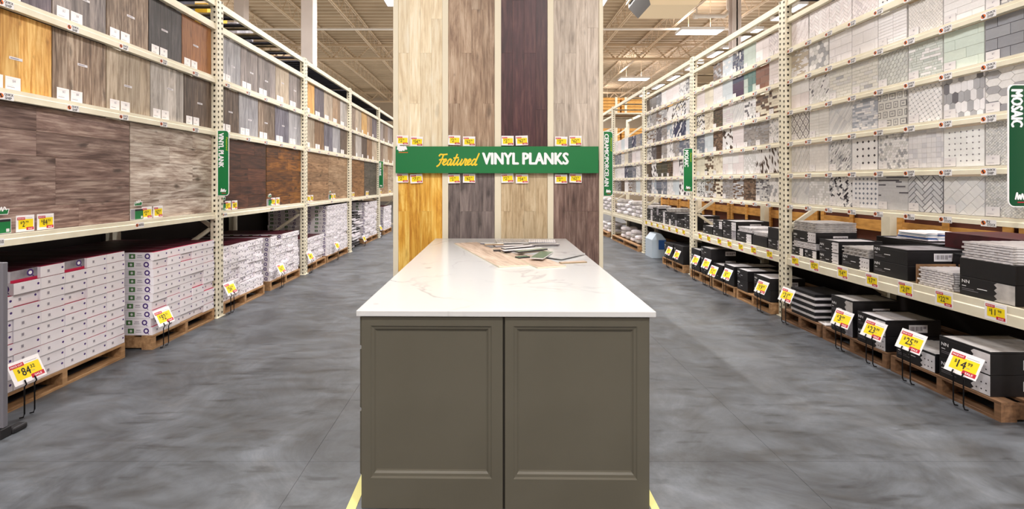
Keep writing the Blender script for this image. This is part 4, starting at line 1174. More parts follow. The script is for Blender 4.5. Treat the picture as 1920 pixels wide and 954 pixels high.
# ------------------------------------------------------------------ tile cartons, right rack
def tile_carton(X, d0, d1, z0, z1, deep, label, top='tile_white', body='carton_black', patch=None, near=True, words_=True, grp='black tile cartons on the right rack', open_top=True):
    """d0 near edge, d1 far edge along the aisle; aisle face on plane X"""
    b = M(); h = z1 - z0; w = d1 - d0
    b.box(X, X + deep, d0, d1, z0, z1 - (.004 if open_top else 0), body)
    if open_top:
        for (a0, a1, c0, c1) in ((X, X + .006, d0, d1), (X + deep - .006, X + deep, d0, d1), (X + .006, X + deep - .006, d0, d0 + .006), (X + .006, X + deep - .006, d1 - .006, d1)):
            b.box(a0, a1, c0, c1, z1 - .004, z1 + .012, body)
    fr = (V((X, d1, z0)), V((0, -1, 0)), V((0, 0, 1)), V((-1, 0, 0)))
    if words_:
        for q in range(max(1, int(h / .13))):
            zb = q * .135 - (0 if h > .11 else .032)
            b.text('NN', fr, w * .05, zb + h * .0 + .085, .022, .0012, 'white_print', .03, w=min(.05, w * .2))
            b.rect(fr, w * .05, zb + .062, w * .13, zb + .067, .0012, 'white_print')
            b.rect(fr, w * .05, zb + .045, w * .28, zb + .048, .0012, 'carton_grey'); b.rect(fr, w * .05, zb + .034, w * .36, zb + .037, .0012, 'carton_grey')
            b.rect(fr, w * .34, zb + .058, w * .52, zb + .063, .0012, 'white_print')
    o = put('tile_carton', b, None, (X + deep / 2, (d0 + d1) / 2, z0), bevel=.003); tag(o, label, 'carton', grp)
    if open_top:
        b = M(); rg = random.Random(int(d0 * 1000)); n = 3
        for q in range(n):
            x0 = X + .008 + (deep - .016) * q / n
            b.box(x0, x0 + (deep - .016) / n - .003, d0 + .008, d1 - .008, z1 - .0035, z1 + .002 + rg.uniform(0, .006), top)
        put('tiles', b, o, (X, d0, z1))['kind'] = 'stuff'
    if patch:
        b = M(); pw = .34; n = 7; pts = [(w * (1 - pw), 0)]
        for q in range(n + 1): pts.append((w * (1 - pw) + (.012 if q % 2 else -.006), h * q / n))
        pts += [(w - .003, h), (w - .003, 0)]
        b.prism([(a_, max(.003, min(h - .004, c_))) for a_, c_ in pts], fr, 0, .0012, patch)
        if patch == 'tile_white' and h > .1:
            for i in range(3):
                for j in range(max(2, int(h / .05))):
                    b.disc(fr, w * (1 - pw) + .03 + i * (w * pw - .05) / 2.2, .03 + j * .045, .006, .0016, 'black_print', 4)
        put('printed_patch', b, o, (X, d1, z0))
    if near:
        f2 = (V((X, d0, z0)), V((1, 0, 0)), V((0, 0, 1)), V((0, -1, 0)))
        b = M(); lw = min(.15, deep * .4)
        for q in range(max(1, int(h / .13))):
            zb = q * .135 + (.035 if h > .11 else .012); a = deep * .42
            b.prism([(a, zb), (a + lw, zb), (a + lw, min(h - .006, zb + .062)), (a, min(h - .006, zb + .062))], f2, 0, .0012, 'card_pale')
            for e in range(9): b.rect(f2, a + .012 + e * lw * .075, zb + .015, a + .012 + e * lw * .075 + lw * .035, zb + .05, .0016, 'black_print' if e % 3 else 'grey_print')
            b.rect(f2, a + lw * .76, zb + .03, a + lw * .93, zb + .05, .0016, 'grey_print')
        put('barcode_label', b, o, (X, d0, z0))
    return o
XF = 3.2
# floor pallets, nearest bay
pallet(3.19, 1, 2.90, 3.70, 'wooden pallet nearest the camera on the right', dark=True)
pallet(3.19, 1, 3.74, 4.46, 'second wooden pallet from the camera, right floor', dark=True)
pallet(3.19, 1, 4.50, 5.08, 'third right floor pallet, holding papers and a shelved stack', dark=True)
zt = .127
tile_carton(3.20, 2.97, 3.31, zt, .262, .5, 'lower black carton with white pattern, nearest right pallet', patch='tile_white', open_top=False)
tile_carton(3.20, 2.97, 3.31, .264, .402, .5, 'upper open black tile carton, tallest on nearest right pallet', patch='tile_white', top='tile_pale_grey')
tile_carton(3.20, 3.34, 3.66, zt, .252, .42, 'low open carton with dotted white side behind 25 dollar sign', patch='tile_white', top='tile_pale_grey')
tile_carton(3.20, 3.76, 4.05, zt, .245, .45, 'lower black carton under 23 dollar sign', patch='tile_white', open_top=False)
tile_carton(3.20, 3.76, 4.05, .247, .37, .45, 'upper open black carton of white tiles at 23 dollar sign', patch='tile_white', top='tile_white')
tile_carton(3.20, 4.10, 4.36, zt, .285, .42, 'lower dark carton under 3 dollar sign', patch='carton_grey', open_top=False)
tile_carton(3.20, 4.10, 4.36, .287, .44, .42, 'upper open dark carton at 3 dollar sign', patch='tile_pale_grey', top='tile_pale_grey')
def sheet_stack(X0, X1, d0, d1, z0, n, th, k, label, wavy=True, grp=None, cat='tile stack', dark=None):
    """loose stack of mosaic sheets, each sheet its own part, edges scalloped"""
    t = empty('mosaic_sheet_stack', ((X0 + X1) / 2, (d0 + d1) / 2, z0)); tag(t, label, cat, grp)
    rg = random.Random(int(d0 * 777 + z0 * 100))
    for q in range(n):
        b = M(); ox, oy = rg.uniform(-.006, .006), rg.uniform(-.006, .006); a = rg.uniform(0, 6)
        ns = 12 if wavy else 2; pts = []
        for i in range(ns): pts.append((X0 + (X1 - X0) * i / ns, d0 + (.012 * (i % 2) if wavy else 0)))
        for i in range(ns): pts.append((X1 - (.012 * (i % 2) if wavy else 0), d0 + (d1 - d0) * i / ns))
        for i in range(ns): pts.append((X1 - (X1 - X0) * i / ns, d1 - (.012 * (i % 2) if wavy else 0)))
        for i in range(ns): pts.append((X0 + (.012 * ((i + q) % 2) if wavy else 0), d1 - (d1 - d0) * i / ns))
        fr = (V((ox, oy, z0 + q * th)), V((1, 0, 0)), V((0, 1, 0)), V((0, 0, 1)))
        b.prism(pts, fr, 0, th * .78, (dark if dark and q % 2 else k), bottom=True)
        put('mosaic_sheet', b, t, ((X0 + X1) / 2, (d0 + d1) / 2, z0 + q * th))
    return t
sheet_stack(3.2, 3.55, 4.58, 4.94, zt, 9, .03, 'carton_black', 'dark shelved stack of tile trays on third right pallet', False, dark='tile_white')
t = sheet_stack(3.21, 3.42, 4.42, 4.455, zt, 2, .006, 'card_white', 'thin dark sample slips beside the 3 dollar carton', False) if False else None
b = M()
for q in range(3): b.hexa([V(p) for p in ((3.205, 4.44 + .0, zt + q * .003), (3.40, 4.44, zt + q * .003), (3.42, 4.57, zt + q * .003), (3.225, 4.57, zt + q * .003), (3.205, 4.44, zt + q * .003 + .0028), (3.40, 4.44, zt + q * .003 + .0028), (3.42, 4.57, zt + q * .003 + .0028), (3.225, 4.57, zt + q * .003 + .0028))], 'card_white')
o = put('paper_pile', b, None, (3.3, 4.5, zt)); tag(o, 'white papers lying flat on the right floor pallet edge', 'paper')
# floor, second bay
pallet(3.19, 1, 5.28, 6.02, 'wooden pallet in the second right bay, near end')
pallet(3.19, 1, 6.06, 6.68, 'middle wooden pallet in the second right bay')
pallet(3.19, 1, 6.72, 7.42, 'far wooden pallet in the second right bay')
tile_carton(3.20, 5.31, 5.64, zt, .255, .4, 'lower black carton, near end of second right bay floor', open_top=False)
tile_carton(3.20, 5.31, 5.64, .257, .385, .4, 'upper open carton of white tiles, near end of second right bay floor')
tile_carton(3.20, 5.78, 6.02, zt, .255, .42, 'lower black carton with barcode, second pallet spot of second bay', open_top=False)
tile_carton(3.20, 5.78, 6.02, .257, .38, .42, 'upper open carton with barcode, second pallet spot of second bay')
tile_carton(3.20, 6.10, 6.36, zt, .38, .6, 'white topped black carton, middle of second right bay floor')
tile_carton(3.20, 6.40, 6.66, zt, .34, .5, 'dark carton further back, middle of second right bay floor', top='tile_pale_grey')
tile_carton(3.20, 6.74, 7.06, zt, .52, .5, 'tall dark carton, far part of second right bay floor', top='tile_pale_grey')
tile_carton(3.20, 7.10, 7.40, zt, .45, .5, 'dark carton against second perforated post, right floor', top='tile_pale_grey')
# third bay floor
pallet(3.19, 1, 7.68, 8.62, 'wooden pallet in the third right bay')
tile_carton(3.20, 7.72, 8.10, zt, .42, .6, 'near dark carton on the third right bay pallet', top='carton_black')
tile_carton(3.20, 8.14, 8.55, zt, .40, .6, 'far dark carton on the third right bay pallet', top='carton_black')
b = M(); x0, x1, y0, y1 = 3.2, 3.48, 9.2, 9.6
b.hexa([(x0, y0, .0), (x1, y0, 0), (x1, y1, 0), (x0, y1, 0), (x0, y0, .36), (x1, y0, .36), (x1, y1, .36), (x0, y1, .36)], 'bag_pale', {3: 'bag_blue'})
b.hexa([(x0, y0, .36), (x1, y0, .36), (x1, y1, .36), (x0, y1, .36), (x0 + .09, y0 + .02, .48), (x1 - .09, y0 + .02, .48), (x1 - .09, y1 - .02, .48), (x0 + .09, y1 - .02, .48)], 'bag_pale', {3: 'bag_blue'})
f2 = (V((x0, y0, 0)), V((1, 0, 0)), V((0, 0, 1)), V((0, -1, 0))); b.rect(f2, .13, .17, .279, .359, .001, 'bag_blue')
o = put('mortar_bag', b, None, ((x0 + x1) / 2, 9.4, 0)); tag(o, 'pale blue and white gabled bag on the floor behind third right post', 'bag')
pallet(3.19, 1, 10.05, 12.2, 'long wooden pallet in the fourth right bay')
rg = random.Random(11)
sackm = []
def sack_mesh(w, l, h, k):
    b = M(); n = 6; rings = []
    for zf, sh in ((0, .86), (.25, 1), (.7, 1), (1, .8)):
        rings.append([(l / 2 * sh * (math.copysign(abs(math.cos(a)) ** .5, math.cos(a))), w / 2 * sh * (math.copysign(abs(math.sin(a)) ** .5, math.sin(a))), h * zf) for a in [2 * math.pi * i / 12 for i in range(12)]])
    for r0, r1 in zip(rings[:-1], rings[1:]):
        for i in range(12): b.face([r0[i], r0[(i + 1) % 12], r1[(i + 1) % 12], r1[i]], k)
    b.face(rings[0], k); b.face(rings[-1], k)
    return b.mesh('wrapped_pack')
sm = [sack_mesh(.28, .4, .085, 'carton_white'), sack_mesh(.28, .4, .085, 'tile_pale_grey')]
for i in range(7):
    for r in range(4 - (i % 3 == 1) - (i in (5,))):
        o = place('wrapped_pack', sm[(i + r) % 2], (3.48 + rg.uniform(-.02, .02), 10.15 + i * .3, .716 + r * .087)); tag(o, 'white wrapped tile pack, %s up, %s from near post, fourth bay stock shelf' % (ORD[r], ORD[i]), 'tile pack', 'wrapped tile packs in the fourth right bay')
for i in range(4):
    for r in range(1 + (i % 2) + 1):
        o = place('wrapped_pack', sm[(i + r + 1) % 2], (3.50 + rg.uniform(-.02, .02), 10.5 + i * .4, .1262 + r * .087)); tag(o, 'pale wrapped tile pack, %s up, %s from near end, fourth bay pallet' % (ORD[r], ORD[i]), 'tile pack', 'wrapped tile packs on the fourth bay pallet')
pallet(3.19, 1, 12.7, 13.8, 'wooden pallet in the farthest right bay')
for i in range(3):
    for r in range(3):
        o = place('wrapped_pack', sm[(i + r) % 2], (3.45, 12.9 + i * .32, .1262 + r * .087)); tag(o, 'pale wrapped pack, %s up, %s along, farthest right floor pallet' % (ORD[r], ORD[i]), 'tile pack', 'wrapped packs on the farthest right pallet')
for i in range(6):
    for r in range(4):
        o = place('wrapped_pack', sm[(i + r) % 2], (3.48, 12.72 + i * .3, .716 + r * .087)); tag(o, 'white wrapped pack, %s up, %s along, farthest right stock shelf' % (ORD[r], ORD[i]), 'tile pack', 'wrapped packs on the farthest right shelf')

# upper stock shelf, nearest bay
ZS = .716; XS = 3.315
tile_carton(XS, 2.93, 3.28, ZS, .845, .5, 'lower black carton with grey patch at right end of stock shelf', patch='tile_pale_grey', open_top=False)
tile_carton(XS, 2.93, 3.28, .847, .972, .5, 'black barcoded carton above grey patch carton, nearest stock shelf', open_top=False, words_=False)
sheet_stack(XS, XS + .42, 2.94, 3.26, .974, 7, .017, 'tile_white', 'white mosaic sheets stacked on the nearest barcoded black carton')
sheet_stack(XS, XS + .30, 3.33, 3.60, ZS, 8, .017, 'tile_white', 'white mosaic sheets in torn brown carton at stock shelf edge')
b = M(); b.box(XS - .005, XS + .3, 3.605, 3.612, ZS, .865, 'carton_brown'); b.box(XS + .315, XS + .322, 3.33, 3.6, ZS, .865, 'carton_brown')
o = put('torn_carton', b, None, (XS, 3.6, ZS)); tag(o, 'torn brown cardboard around white mosaic sheets on stock shelf', 'carton')
tile_carton(XS + .35, 3.34, 3.68, ZS, .93, .19, 'black carton with large barcode behind the torn brown carton', open_top=True, words_=False, top='carton_grey')
tile_carton(XS, 3.69, 4.02, ZS, .835, .5, 'lower black carton left of the torn brown carton', open_top=False, words_=True)
tile_carton(XS, 3.69, 4.02, .837, .95, .5, 'upper flat black carton left of the torn brown carton', top='carton_grey')
tile_carton(XS, 4.06, 4.38, ZS, .83, .45, 'black carton with jagged white patch, mid stock shelf', patch='tile_white', open_top=False)
sheet_stack(XS, XS + .44, 4.07, 4.37, .832, 5, .016, 'tile_pale_grey', 'grey mosaic sheets on jagged patch carton, mid stock shelf')
tile_carton(XS, 4.42, 4.68, ZS, .82, .42, 'lower black carton with dotted patch, fifth on stock shelf', patch='tile_white', open_top=False)
tile_carton(XS, 4.42, 4.68, .822, .925, .42, 'upper open black carton with dotted patch, fifth on stock shelf', patch='tile_white')
tile_carton(XS, 4.72, 4.90, ZS, .80, .4, 'small black carton printed white, near first right post', patch='tile_white', open_top=False)
tile_carton(XS, 4.92, 5.10, ZS, .80, .4, 'small black carton touching first right perforated post', patch='tile_white', open_top=False)
sheet_stack(XS, XS + .4, 4.73, 5.09, .806, 4, .017, 'tile_white', 'lower scalloped mosaic stack by first right perforated post')
tile_carton(XS, 4.73, 5.09, .877, .985, .42, 'black carton sandwiched between two scalloped mosaic stacks', open_top=False, words_=True, patch='tile_white')
sheet_stack(XS, XS + .42, 4.74, 5.08, .987, 6, .017, 'tile_pale_grey', 'upper scalloped mosaic stack by first right post')
tile_carton(XS + .55, 3.05, 3.95, ZS, 1.08, .5, 'dark red carton at the back of nearest stock shelf', body='carton_maroon', open_top=False, words_=False, near=False)
tile_carton(XS + .55, 4.0, 4.65, ZS, .955, .5, 'wide flat black carton at the back of nearest stock shelf', top='carton_grey', words_=False, near=False)
b = M(); rg = random.Random(5)
for q in range(5):
    for e in range(4):
        x = XS + .6 + e * .09; z = .975 + q * .014; k = ('card_white', 'bag_pale', 'card_white', 'bag_blue')[(q * 3 + e * 2) % 4]
        b.hexa([(x, 4.15 + q * .008, z), (x + .088, 4.15, z), (x + .088, 4.48, z), (x, 4.48 - q * .01, z), (x + .01, 4.16, z + .013), (x + .08, 4.16, z + .013), (x + .08, 4.47, z + .013), (x + .01, 4.47, z + .013)], k)
o = put('film_wrapped_pack', b, None, (XS + .78, 4.3, .975)); tag(o, 'blue and white film wrapped pack on the flat black carton', 'pack')

# second and third bay stock shelf, cartons and sheets
def shelf_run(d0, d1, seed, bay):
    rg = random.Random(seed); d = d0; k = 0
    while d < d1 - .2:
        w = min(rg.uniform(.26, .36), d1 - d); hh = rg.choice((.11, .13, .12)); n = rg.choice((1, 2, 2)); z = ZS
        for q in range(n):
            last = q == n - 1
            tile_carton(XS, d, d + w, z, z + hh, .45, 'black tile carton, %s up, %s from the near post, %s bay stock shelf' % (ORD[q], ORD[k], bay), patch=rg.choice((None, 'tile_white', 'carton_grey')), open_top=last, top=rg.choice(('tile_white', 'tile_pale_grey', 'carton_grey')), words_=rg.random() < .8)
            z += hh + .002
        if rg.random() < .45:
            sheet_stack(XS + .01, XS + .38, d + .01, d + w - .01, z + .014, rg.choice((3, 4)), .017, rg.choice(('tile_white', 'tile_pale_grey')), 'loose mosaic sheets on cartons, %s from the near post, %s bay stock shelf' % (ORD[k], bay))
        d += w + .02; k += 1
shelf_run(5.27, 7.45, 21, 'second')
shelf_run(7.62, 9.84, 42, 'third')
b = M(); fr = frame(1, 3.245, 5.10, .8)
# clear hanging sample sleeve on the post is a strip of printed card
b = M(); b.prism([(0, 0), (.055, 0), (.055, .3), (0, .3)], frame(1, 3.318, 5.30, .735), -.004, 0, 'card_white', bottom=True)
rg = random.Random(2)
for q in range(10): b.rect(frame(1, 3.318, 5.30, .735), rg.uniform(.0, .03), q * .029 + .004, rg.uniform(.035, .055), q * .029 + rg.uniform(.012, .022), .001, rg.choice(('purple_print', 'grey_print', 'black_print')))
o = put('printed_strip', b, None, (3.318, 5.27, .735)); tag(o, 'white printed upright strip behind the first right perforated post', 'label strip')

# timber crates behind the right stock shelf
def crate(x, d0, d1, label, h=1.34, z=0, deep=.8):
    t = empty('timber_crate', (x + deep / 2, (d0 + d1) / 2, z)); tag(t, label, 'crate', 'timber crates behind the right rack')
    b = M(); b.box(x + .03, x + deep, d0 + .02, d1 - .02, z, z + h - .02, 'crate_panel'); put('panel', b, t, (x, d0, z))
    for (a0, a1, c0, c1) in ((d0, d0 + .07, z, z + h), (d1 - .07, d1, z, z + h)):
        b = M(); b.box(x, x + .028, a0, a1, c0, c1, 'crate_wood'); put('stile', b, t, (x, a0, c0))
    zc = z + .02
    while zc < z + h - .05:
        b = M(); b.box(x, x + .028, d0 + .072, d1 - .072, zc, zc + .13, 'crate_wood'); put('rail', b, t, (x, d0, zc)); zc += .30
    m_ = (d0 + d1) / 2; b = M(); b.box(x - .02, x - .001, m_ - .03, m_ + .03, z, z + h, 'crate_wood'); put('middle_post', b, t, (x, m_, z))
for i in range(8):
    crate(4.62, 2.9 + i * 1.22, 2.9 + i * 1.22 + 1.16, 'golden timber slatted crate seen behind right stock shelf, %s from the near end' % ORD[i])

# far rack with timber bundles, beyond the right rack
fr_ = empty('storage_rack', (4.2, 20.3, 0)); tag(fr_, 'tall cream storage rack beyond the far end of the right aisle', 'rack')
for x in (4.2, 8.6):
    for y in (20.3, 21.4):
        b = M(); b.box(x, x + .1, y, y + .1, 0, 5.6, 'cream_steel'); put('upright_post', b, fr_, (x, y, 0))
for z in (2.3, 3.2, 4.55):
    b = M(); b.box(4.3, 8.6, 20.3, 20.36, z - .1, z, 'cream_steel'); put('beam', b, fr_, (4.3, 20.3, z))
    b = M(); b.box(4.3, 8.6, 20.37, 21.38, z - .03, z, 'deck_board_tan'); put('shelf_deck', b, fr_, (4.3, 20.4, z))
for zi, z in enumerate((2.302, 3.202, 4.552)):
    for i in range(3):
        t = empty('timber_bundle', (4.35 + i * 1.42 + .68, 20.9, z)); tag(t, 'golden timber bundle, %s from left, %s level of the far rack' % (ORD[i], ('lower', 'middle', 'top')[zi]), 'timber', 'timber bundles on the far rack')
        n = 5 if zi else 4
        for q in range(n):
            b = M(); b.box(4.35 + i * 1.42, 4.35 + i * 1.42 + 1.34, 20.42, 21.3, z + q * .14, z + q * .14 + .12, 'crate_wood'); put('board', b, t, (4.35 + i * 1.42, 20.42, z + q * .14))
        for dx in (.12, 1.12):
            b = M(); b.box(4.35 + i * 1.42 + dx, 4.35 + i * 1.42 + dx + .1, 20.39, 20.41, z, z + n * .14, 'cream_trim'); put('strap', b, t, (4.35, 20.4, z))

# yellow and grey stock on top behind the left rack
for i in range(4):
    b = M(); b.box(-4.95, -4.4, 5.5 + i * .85, 5.5 + i * .85 + .55, 0, 4.28, ('yellow_carton', 'deck_board', 'yellow_carton', 'carton_grey')[i])
    b.box(-4.39, -4.37, 5.5 + i * .85 + .1, 5.5 + i * .85 + .45, 0.5, 4.1, 'deck_board')
    o = put('tall_wrapped_load', b, None, (-4.7, 5.8 + i * .85, 0)); tag(o, 'tall %s load behind the left rack, %s from the near end' % (('yellow', 'dark', 'yellow', 'grey')[i], ORD[i]), 'load')

# ------------------------------------------------------------------ price signs on wire stands
def price_sign(s, px, py, dol, cen, label, w=.205, h=.15, tilt=.42, X=None):
    X = X if X is not None else (-2.985 if s < 0 else 3.13)
    d = xd(px, X); z = zz(py, d)
    t = empty('price_sign', (X, d, 0)); tag(t, label, 'price sign', 'price signs on wire stands')
    R = V((0, -s, 0)); n = V((-s, 0, 0)); U = V((s * math.sin(tilt), 0, math.cos(tilt))); Nn = V((-s * math.cos(tilt), 0, math.sin(tilt)))
    O = V((X, d, z)) - R * w / 2 - U * h / 2
    b = M(); price_card(b, (O, R, U, Nn), w, h, dol, cen); put('price_card', b, t, (X, d, z))
    b = M()
    for q in (.3, .62):
        p = O + R * w * q
        p = p - Nn * .004; lo = p - U * .004
        b.tube([p + U * .03 + Nn * .012, p - U * .012 + Nn * .012, p - U * .02 + Nn * .0, V((lo.x, lo.y, .03)), V((lo.x + s * .01, lo.y, .008)), V((lo.x + s * .16, lo.y, .008))] if False else
               [p + U * .02 + Nn * .01, p - U * .01 + Nn * .01, V((p.x, p.y, z - h * .62)), V((p.x, p.y, .03)), V((p.x + s * .008, p.y, .010)), V((p.x + s * .03, p.y, .006))], .0042, 'wire_black', 6)
    put('wire_stand', b, t, (X, d, 0))
price_sign(-1, 50, 693, '84', '32', 'yellow 84 dollar sign on wire stand at nearest left cartons')
price_sign(-1, 307, 593, '92', '71', 'yellow 92 dollar sign at second left carton stack')
price_sign(-1, 432, 540, '56', '10', 'yellow price sign at third left carton stack, beside the post')
price_sign(-1, 527, 503, '61', '45', 'yellow price sign at fourth left carton stack')
price_sign(-1, 582, 480, '48', '20', 'yellow price sign at the low fifth left stack')
price_sign(-1, 632, 460, '67', '30', 'yellow price sign at the tallest left stack')
price_sign(-1, 683, 447, '59', '90', 'yellow price sign on untidy bundles in fourth left bay')
price_sign(-1, 714, 427, '52', '40', 'yellow price sign in the farthest left bay')
price_sign(1, 1807, 683, '14', '99', 'yellow 14 dollar sign at nearest right tile cartons', w=.21)
price_sign(1, 1708, 640, '25', '99', 'yellow 25 dollar sign, second from nearest on right floor')
price_sign(1, 1638, 618, '23', '99', 'yellow 23 dollar sign, third from nearest on right floor')
price_sign(1, 1579, 597, '3', '99', 'yellow 3 dollar sign, fourth from nearest on right floor')
price_sign(1, 1475, 553, '21', '99', 'yellow price sign at the first right perforated post')
for i, (px, py, a) in enumerate(((1428, 538, '19'), (1363, 514, '8'), (1337, 508, '12'), (1324, 494, '7'), (1304, 487, '5'))):
    price_sign(1, px, py, a, '99', 'yellow price sign, %s from the near end in second right bay' % ORD[i])
price_sign(1, 1269, 477, '6', '99', 'nearer yellow price sign of two in third right bay')
price_sign(1, 1254, 470, '4', '99', 'farther yellow price sign of two in third right bay')

# ------------------------------------------------------------------ blade signs
def blade(x0, x1, y, z0, z1, text, label, attach, tw=.6, th=.5, dark=False, sub=True):
    """sign facing the camera, text turned a quarter; attach: side with square corners"""
    b = M(); w = abs(x1 - x0); h = z1 - z0; r = .035; k = 'dark_green_sign' if dark else 'green_sign'
    lo, hi = min(x0, x1), max(x0, x1)
    def outline(e):
        pts = []; rr = r - e * .5
        def arc(cx, cz, a0):
            for i in range(5):
                a = a0 + math.pi / 2 * i / 4; pts.append((cx + rr * math.cos(a), cz + rr * math.sin(a)))
        if attach == 'left':
            pts.extend([(e, e)]); arc(w - r - e * .5, r + e * .5, -math.pi / 2); arc(w - r - e * .5, h - r - e * .5, 0); pts.append((e, h - e))
        else:
            pts.extend([(w - e, e), (w - e, h - e)]); arc(r + e * .5, h - r - e * .5, math.pi / 2); arc(r + e * .5, r + e * .5, math.pi)
        return pts
    fr = (V((lo, y, z0)), V((1, 0, 0)), V((0, 0, 1)), V((0, -1, 0)))
    b.prism(outline(0), fr, -.006, 0, 'card_white', bottom=True); b.prism(outline(.006), fr, 0, .001, k)
    # lettering: reads downward
    ft = (V((lo, y, z1)), V((0, 0, -1)), V((1, 0, 0)), V((0, -1, 0)))
    b.text(text, ft, h * .045, w * .12, w * .42 * th / .5, .002, 'white_print', .11, w=h * tw)
    if sub: b.text('Featured', ft, h * .10, w * .74, w * .16, .002, 'lime_print', .01, w=h * .2, shear=.3)
    b.ribbon([(0, .2), (.15, .8), (.25, .2), (.4, .6), (.5, .2), (.65, .7), (.8, .2), (1, .5)], fr, w * .3, .035, w * .45, .009, .002, 'white_print')
    b.rect(fr, w * .38, .026, w * .75, .032, .002, 'red_print')
    if text[0] == 'C': b.box(1.2335, 1.264, y + .0062, y + .02, z0 + .1, z0 + .16, 'cream_trim'); b.box(1.2335, 1.264, y + .0062, y + .02, z1 - .16, z1 - .1, 'cream_trim')
    o = put('aisle_sign', b, None, (lo, y, z0)); tag(o, label, 'sign', 'green blade signs')
blade(-3.012, -2.885, 5.115, 1.352, 2.075, 'VINYL PLANK', 'green VINYL PLANK blade sign on the first left perforated post', 'left', .52)
blade(-3.02, -2.895, 12.52, 1.352, 2.075, 'VINYL PLANK', 'small distant green VINYL PLANK sign in the left aisle', 'left', .5)
blade(3.10, 3.25, 7.465, 1.352, 2.05, 'MOSAIC', 'green MOSAIC sign further down on the second right post', 'right', .38)
blade(3.112, 3.252, 2.79, 1.352, 2.09, 'MOSAIC', 'big green MOSAIC sign cropped by the right picture edge', 'right', .30, .58, dark=True)
blade(1.262, 1.372, 5.2, 1.345, 2.075, 'CERAMIC/PORCELAIN', 'green CERAMIC/PORCELAIN sign on right side of the centre display', 'left', .80)

# ------------------------------------------------------------------ centre display tower
FD = 5.1
def bx(px): return (px - 920) * FD / 870
tw_ = empty('display_tower', (.08, FD, 0)); tag(tw_, 'tall cream display wall of eight vinyl plank panels behind the island', 'display')
b = M(); b.box(bx(737.5), bx(1130.5), FD + .012, FD + .9, 0, 4.6, 'cream_trim'); put('carcass', b, tw_, (0, FD, 0))
for a, c_ in ((737.5, 747), (829.5, 840.5), (927.5, 939.5), (1026.5, 1037.5), (1123, 1130.5)):
    b = M(); b.box(bx(a), bx(c_), FD - .012, FD + .0118, 0, 4.6, 'cream_trim'); put('divider_strip', b, tw_, (bx(a), FD, 0), bevel=.002)
cols = [(747, 829.5), (840.5, 927.5), (939.5, 1026.5), (1037.5, 1123)]
wood('tower_cream', (216, 195, 160), (238, 222, 190), (246, 236, 213), 'Z', .8, .5, .35, .12)
wood('tower_taupe', (126, 100, 80), (166, 140, 116), (192, 170, 148), 'Z', .8, .5, .7, .12)
wood('tower_maroon', (52, 24, 30), (72, 38, 44), (96, 62, 60), 'Z', .8, .4, .4, .12)
wood('tower_greige', (162, 148, 136), (192, 178, 164), (212, 200, 188), 'Z', .8, .5, .5, .12)
wood('tower_honey', (190, 126, 34), (224, 168, 62), (246, 208, 112), 'Z', .7, .5, .5, .08, cross=10)
wood('tower_smoke', (84, 74, 74), (116, 104, 102), (140, 128, 124), 'Z', .8, .5, .8, .12)
wood('tower_sand', (168, 144, 110), (198, 176, 142), (216, 198, 166), 'Z', .8, .5, .4, .12)
wood('tower_cocoa', (88, 66, 60), (118, 94, 86), (150, 126, 116), 'Z', .8, .5, .7, .12)
up = ['tower_cream', 'tower_taupe', 'tower_maroon', 'tower_greige']; dn = ['tower_honey', 'tower_smoke', 'tower_sand', 'tower_cocoa']
cutsU = [[(2.924,), (2.368, 3.6), (2.924,), (3.3,)], [(2.368,), (2.924,), (3.4,), (2.368, 3.6)], [(2.924,), (3.5,), (2.924, 3.6), (2.3,)], [(2.368, 3.5), (2.924,), (2.368,), (3.2,)]]
for ci, (a, c_) in enumerate(cols):
    x0, x1 = bx(a), bx(c_); n = 4; w = (x1 - x0) / n
    for k in range(n):
        xa, xb = x0 + k * w + .0006, x0 + (k + 1) * w - .0006
        zs = [1.75] + sorted(cutsU[ci][k]) + [4.6]
        for za, zb_ in zip(zs[:-1], zs[1:]):
            b = M(); b.box(xa, xb, FD + .002, FD + .0118, za + .0006, zb_ - .0006, up[ci]); put('plank', b, tw_, (xa, FD, za))
        zs = [0, (1.183, .6, 1.183, .8)[(k + ci) % 4] if k != 2 else 1.183, 1.748]
        for za, zb_ in zip(zs[:-1], zs[1:]):
            b = M(); b.box(xa, xb, FD + .002, FD + .0118, za + .0006, zb_ - .0006, dn[ci]); put('plank', b, tw_, (xa, FD, za))
rg = random.Random(8)
for row, (py0, py1) in enumerate(((255, 273), (326, 343))):
    for (pa, pb) in ((744, 766), (770, 793), (840.5, 863), (868, 891), (940, 963), (967, 990), (1040, 1063), (1067, 1090)):
        z0 = zz(py1, FD); h = zz(py0, FD) - z0; x0 = bx(pa); w = bx(pb) - x0; a = rg.uniform(-.05, .05); dz = rg.uniform(-.006, .008)
        R = V((math.cos(a), 0, math.sin(a))); U = V((-math.sin(a), 0, math.cos(a)))
        b = M(); price_card(b, (V((x0, FD - .014, z0 + dz)), R, U, V((0, -1, 0))), w, h, rg.choice(('2', '3')) if pa in (744, 840.5, 940, 1040) else rg.choice(('54', '62', '71')), '79'); put('price_card', b, tw_, (x0, FD, z0))
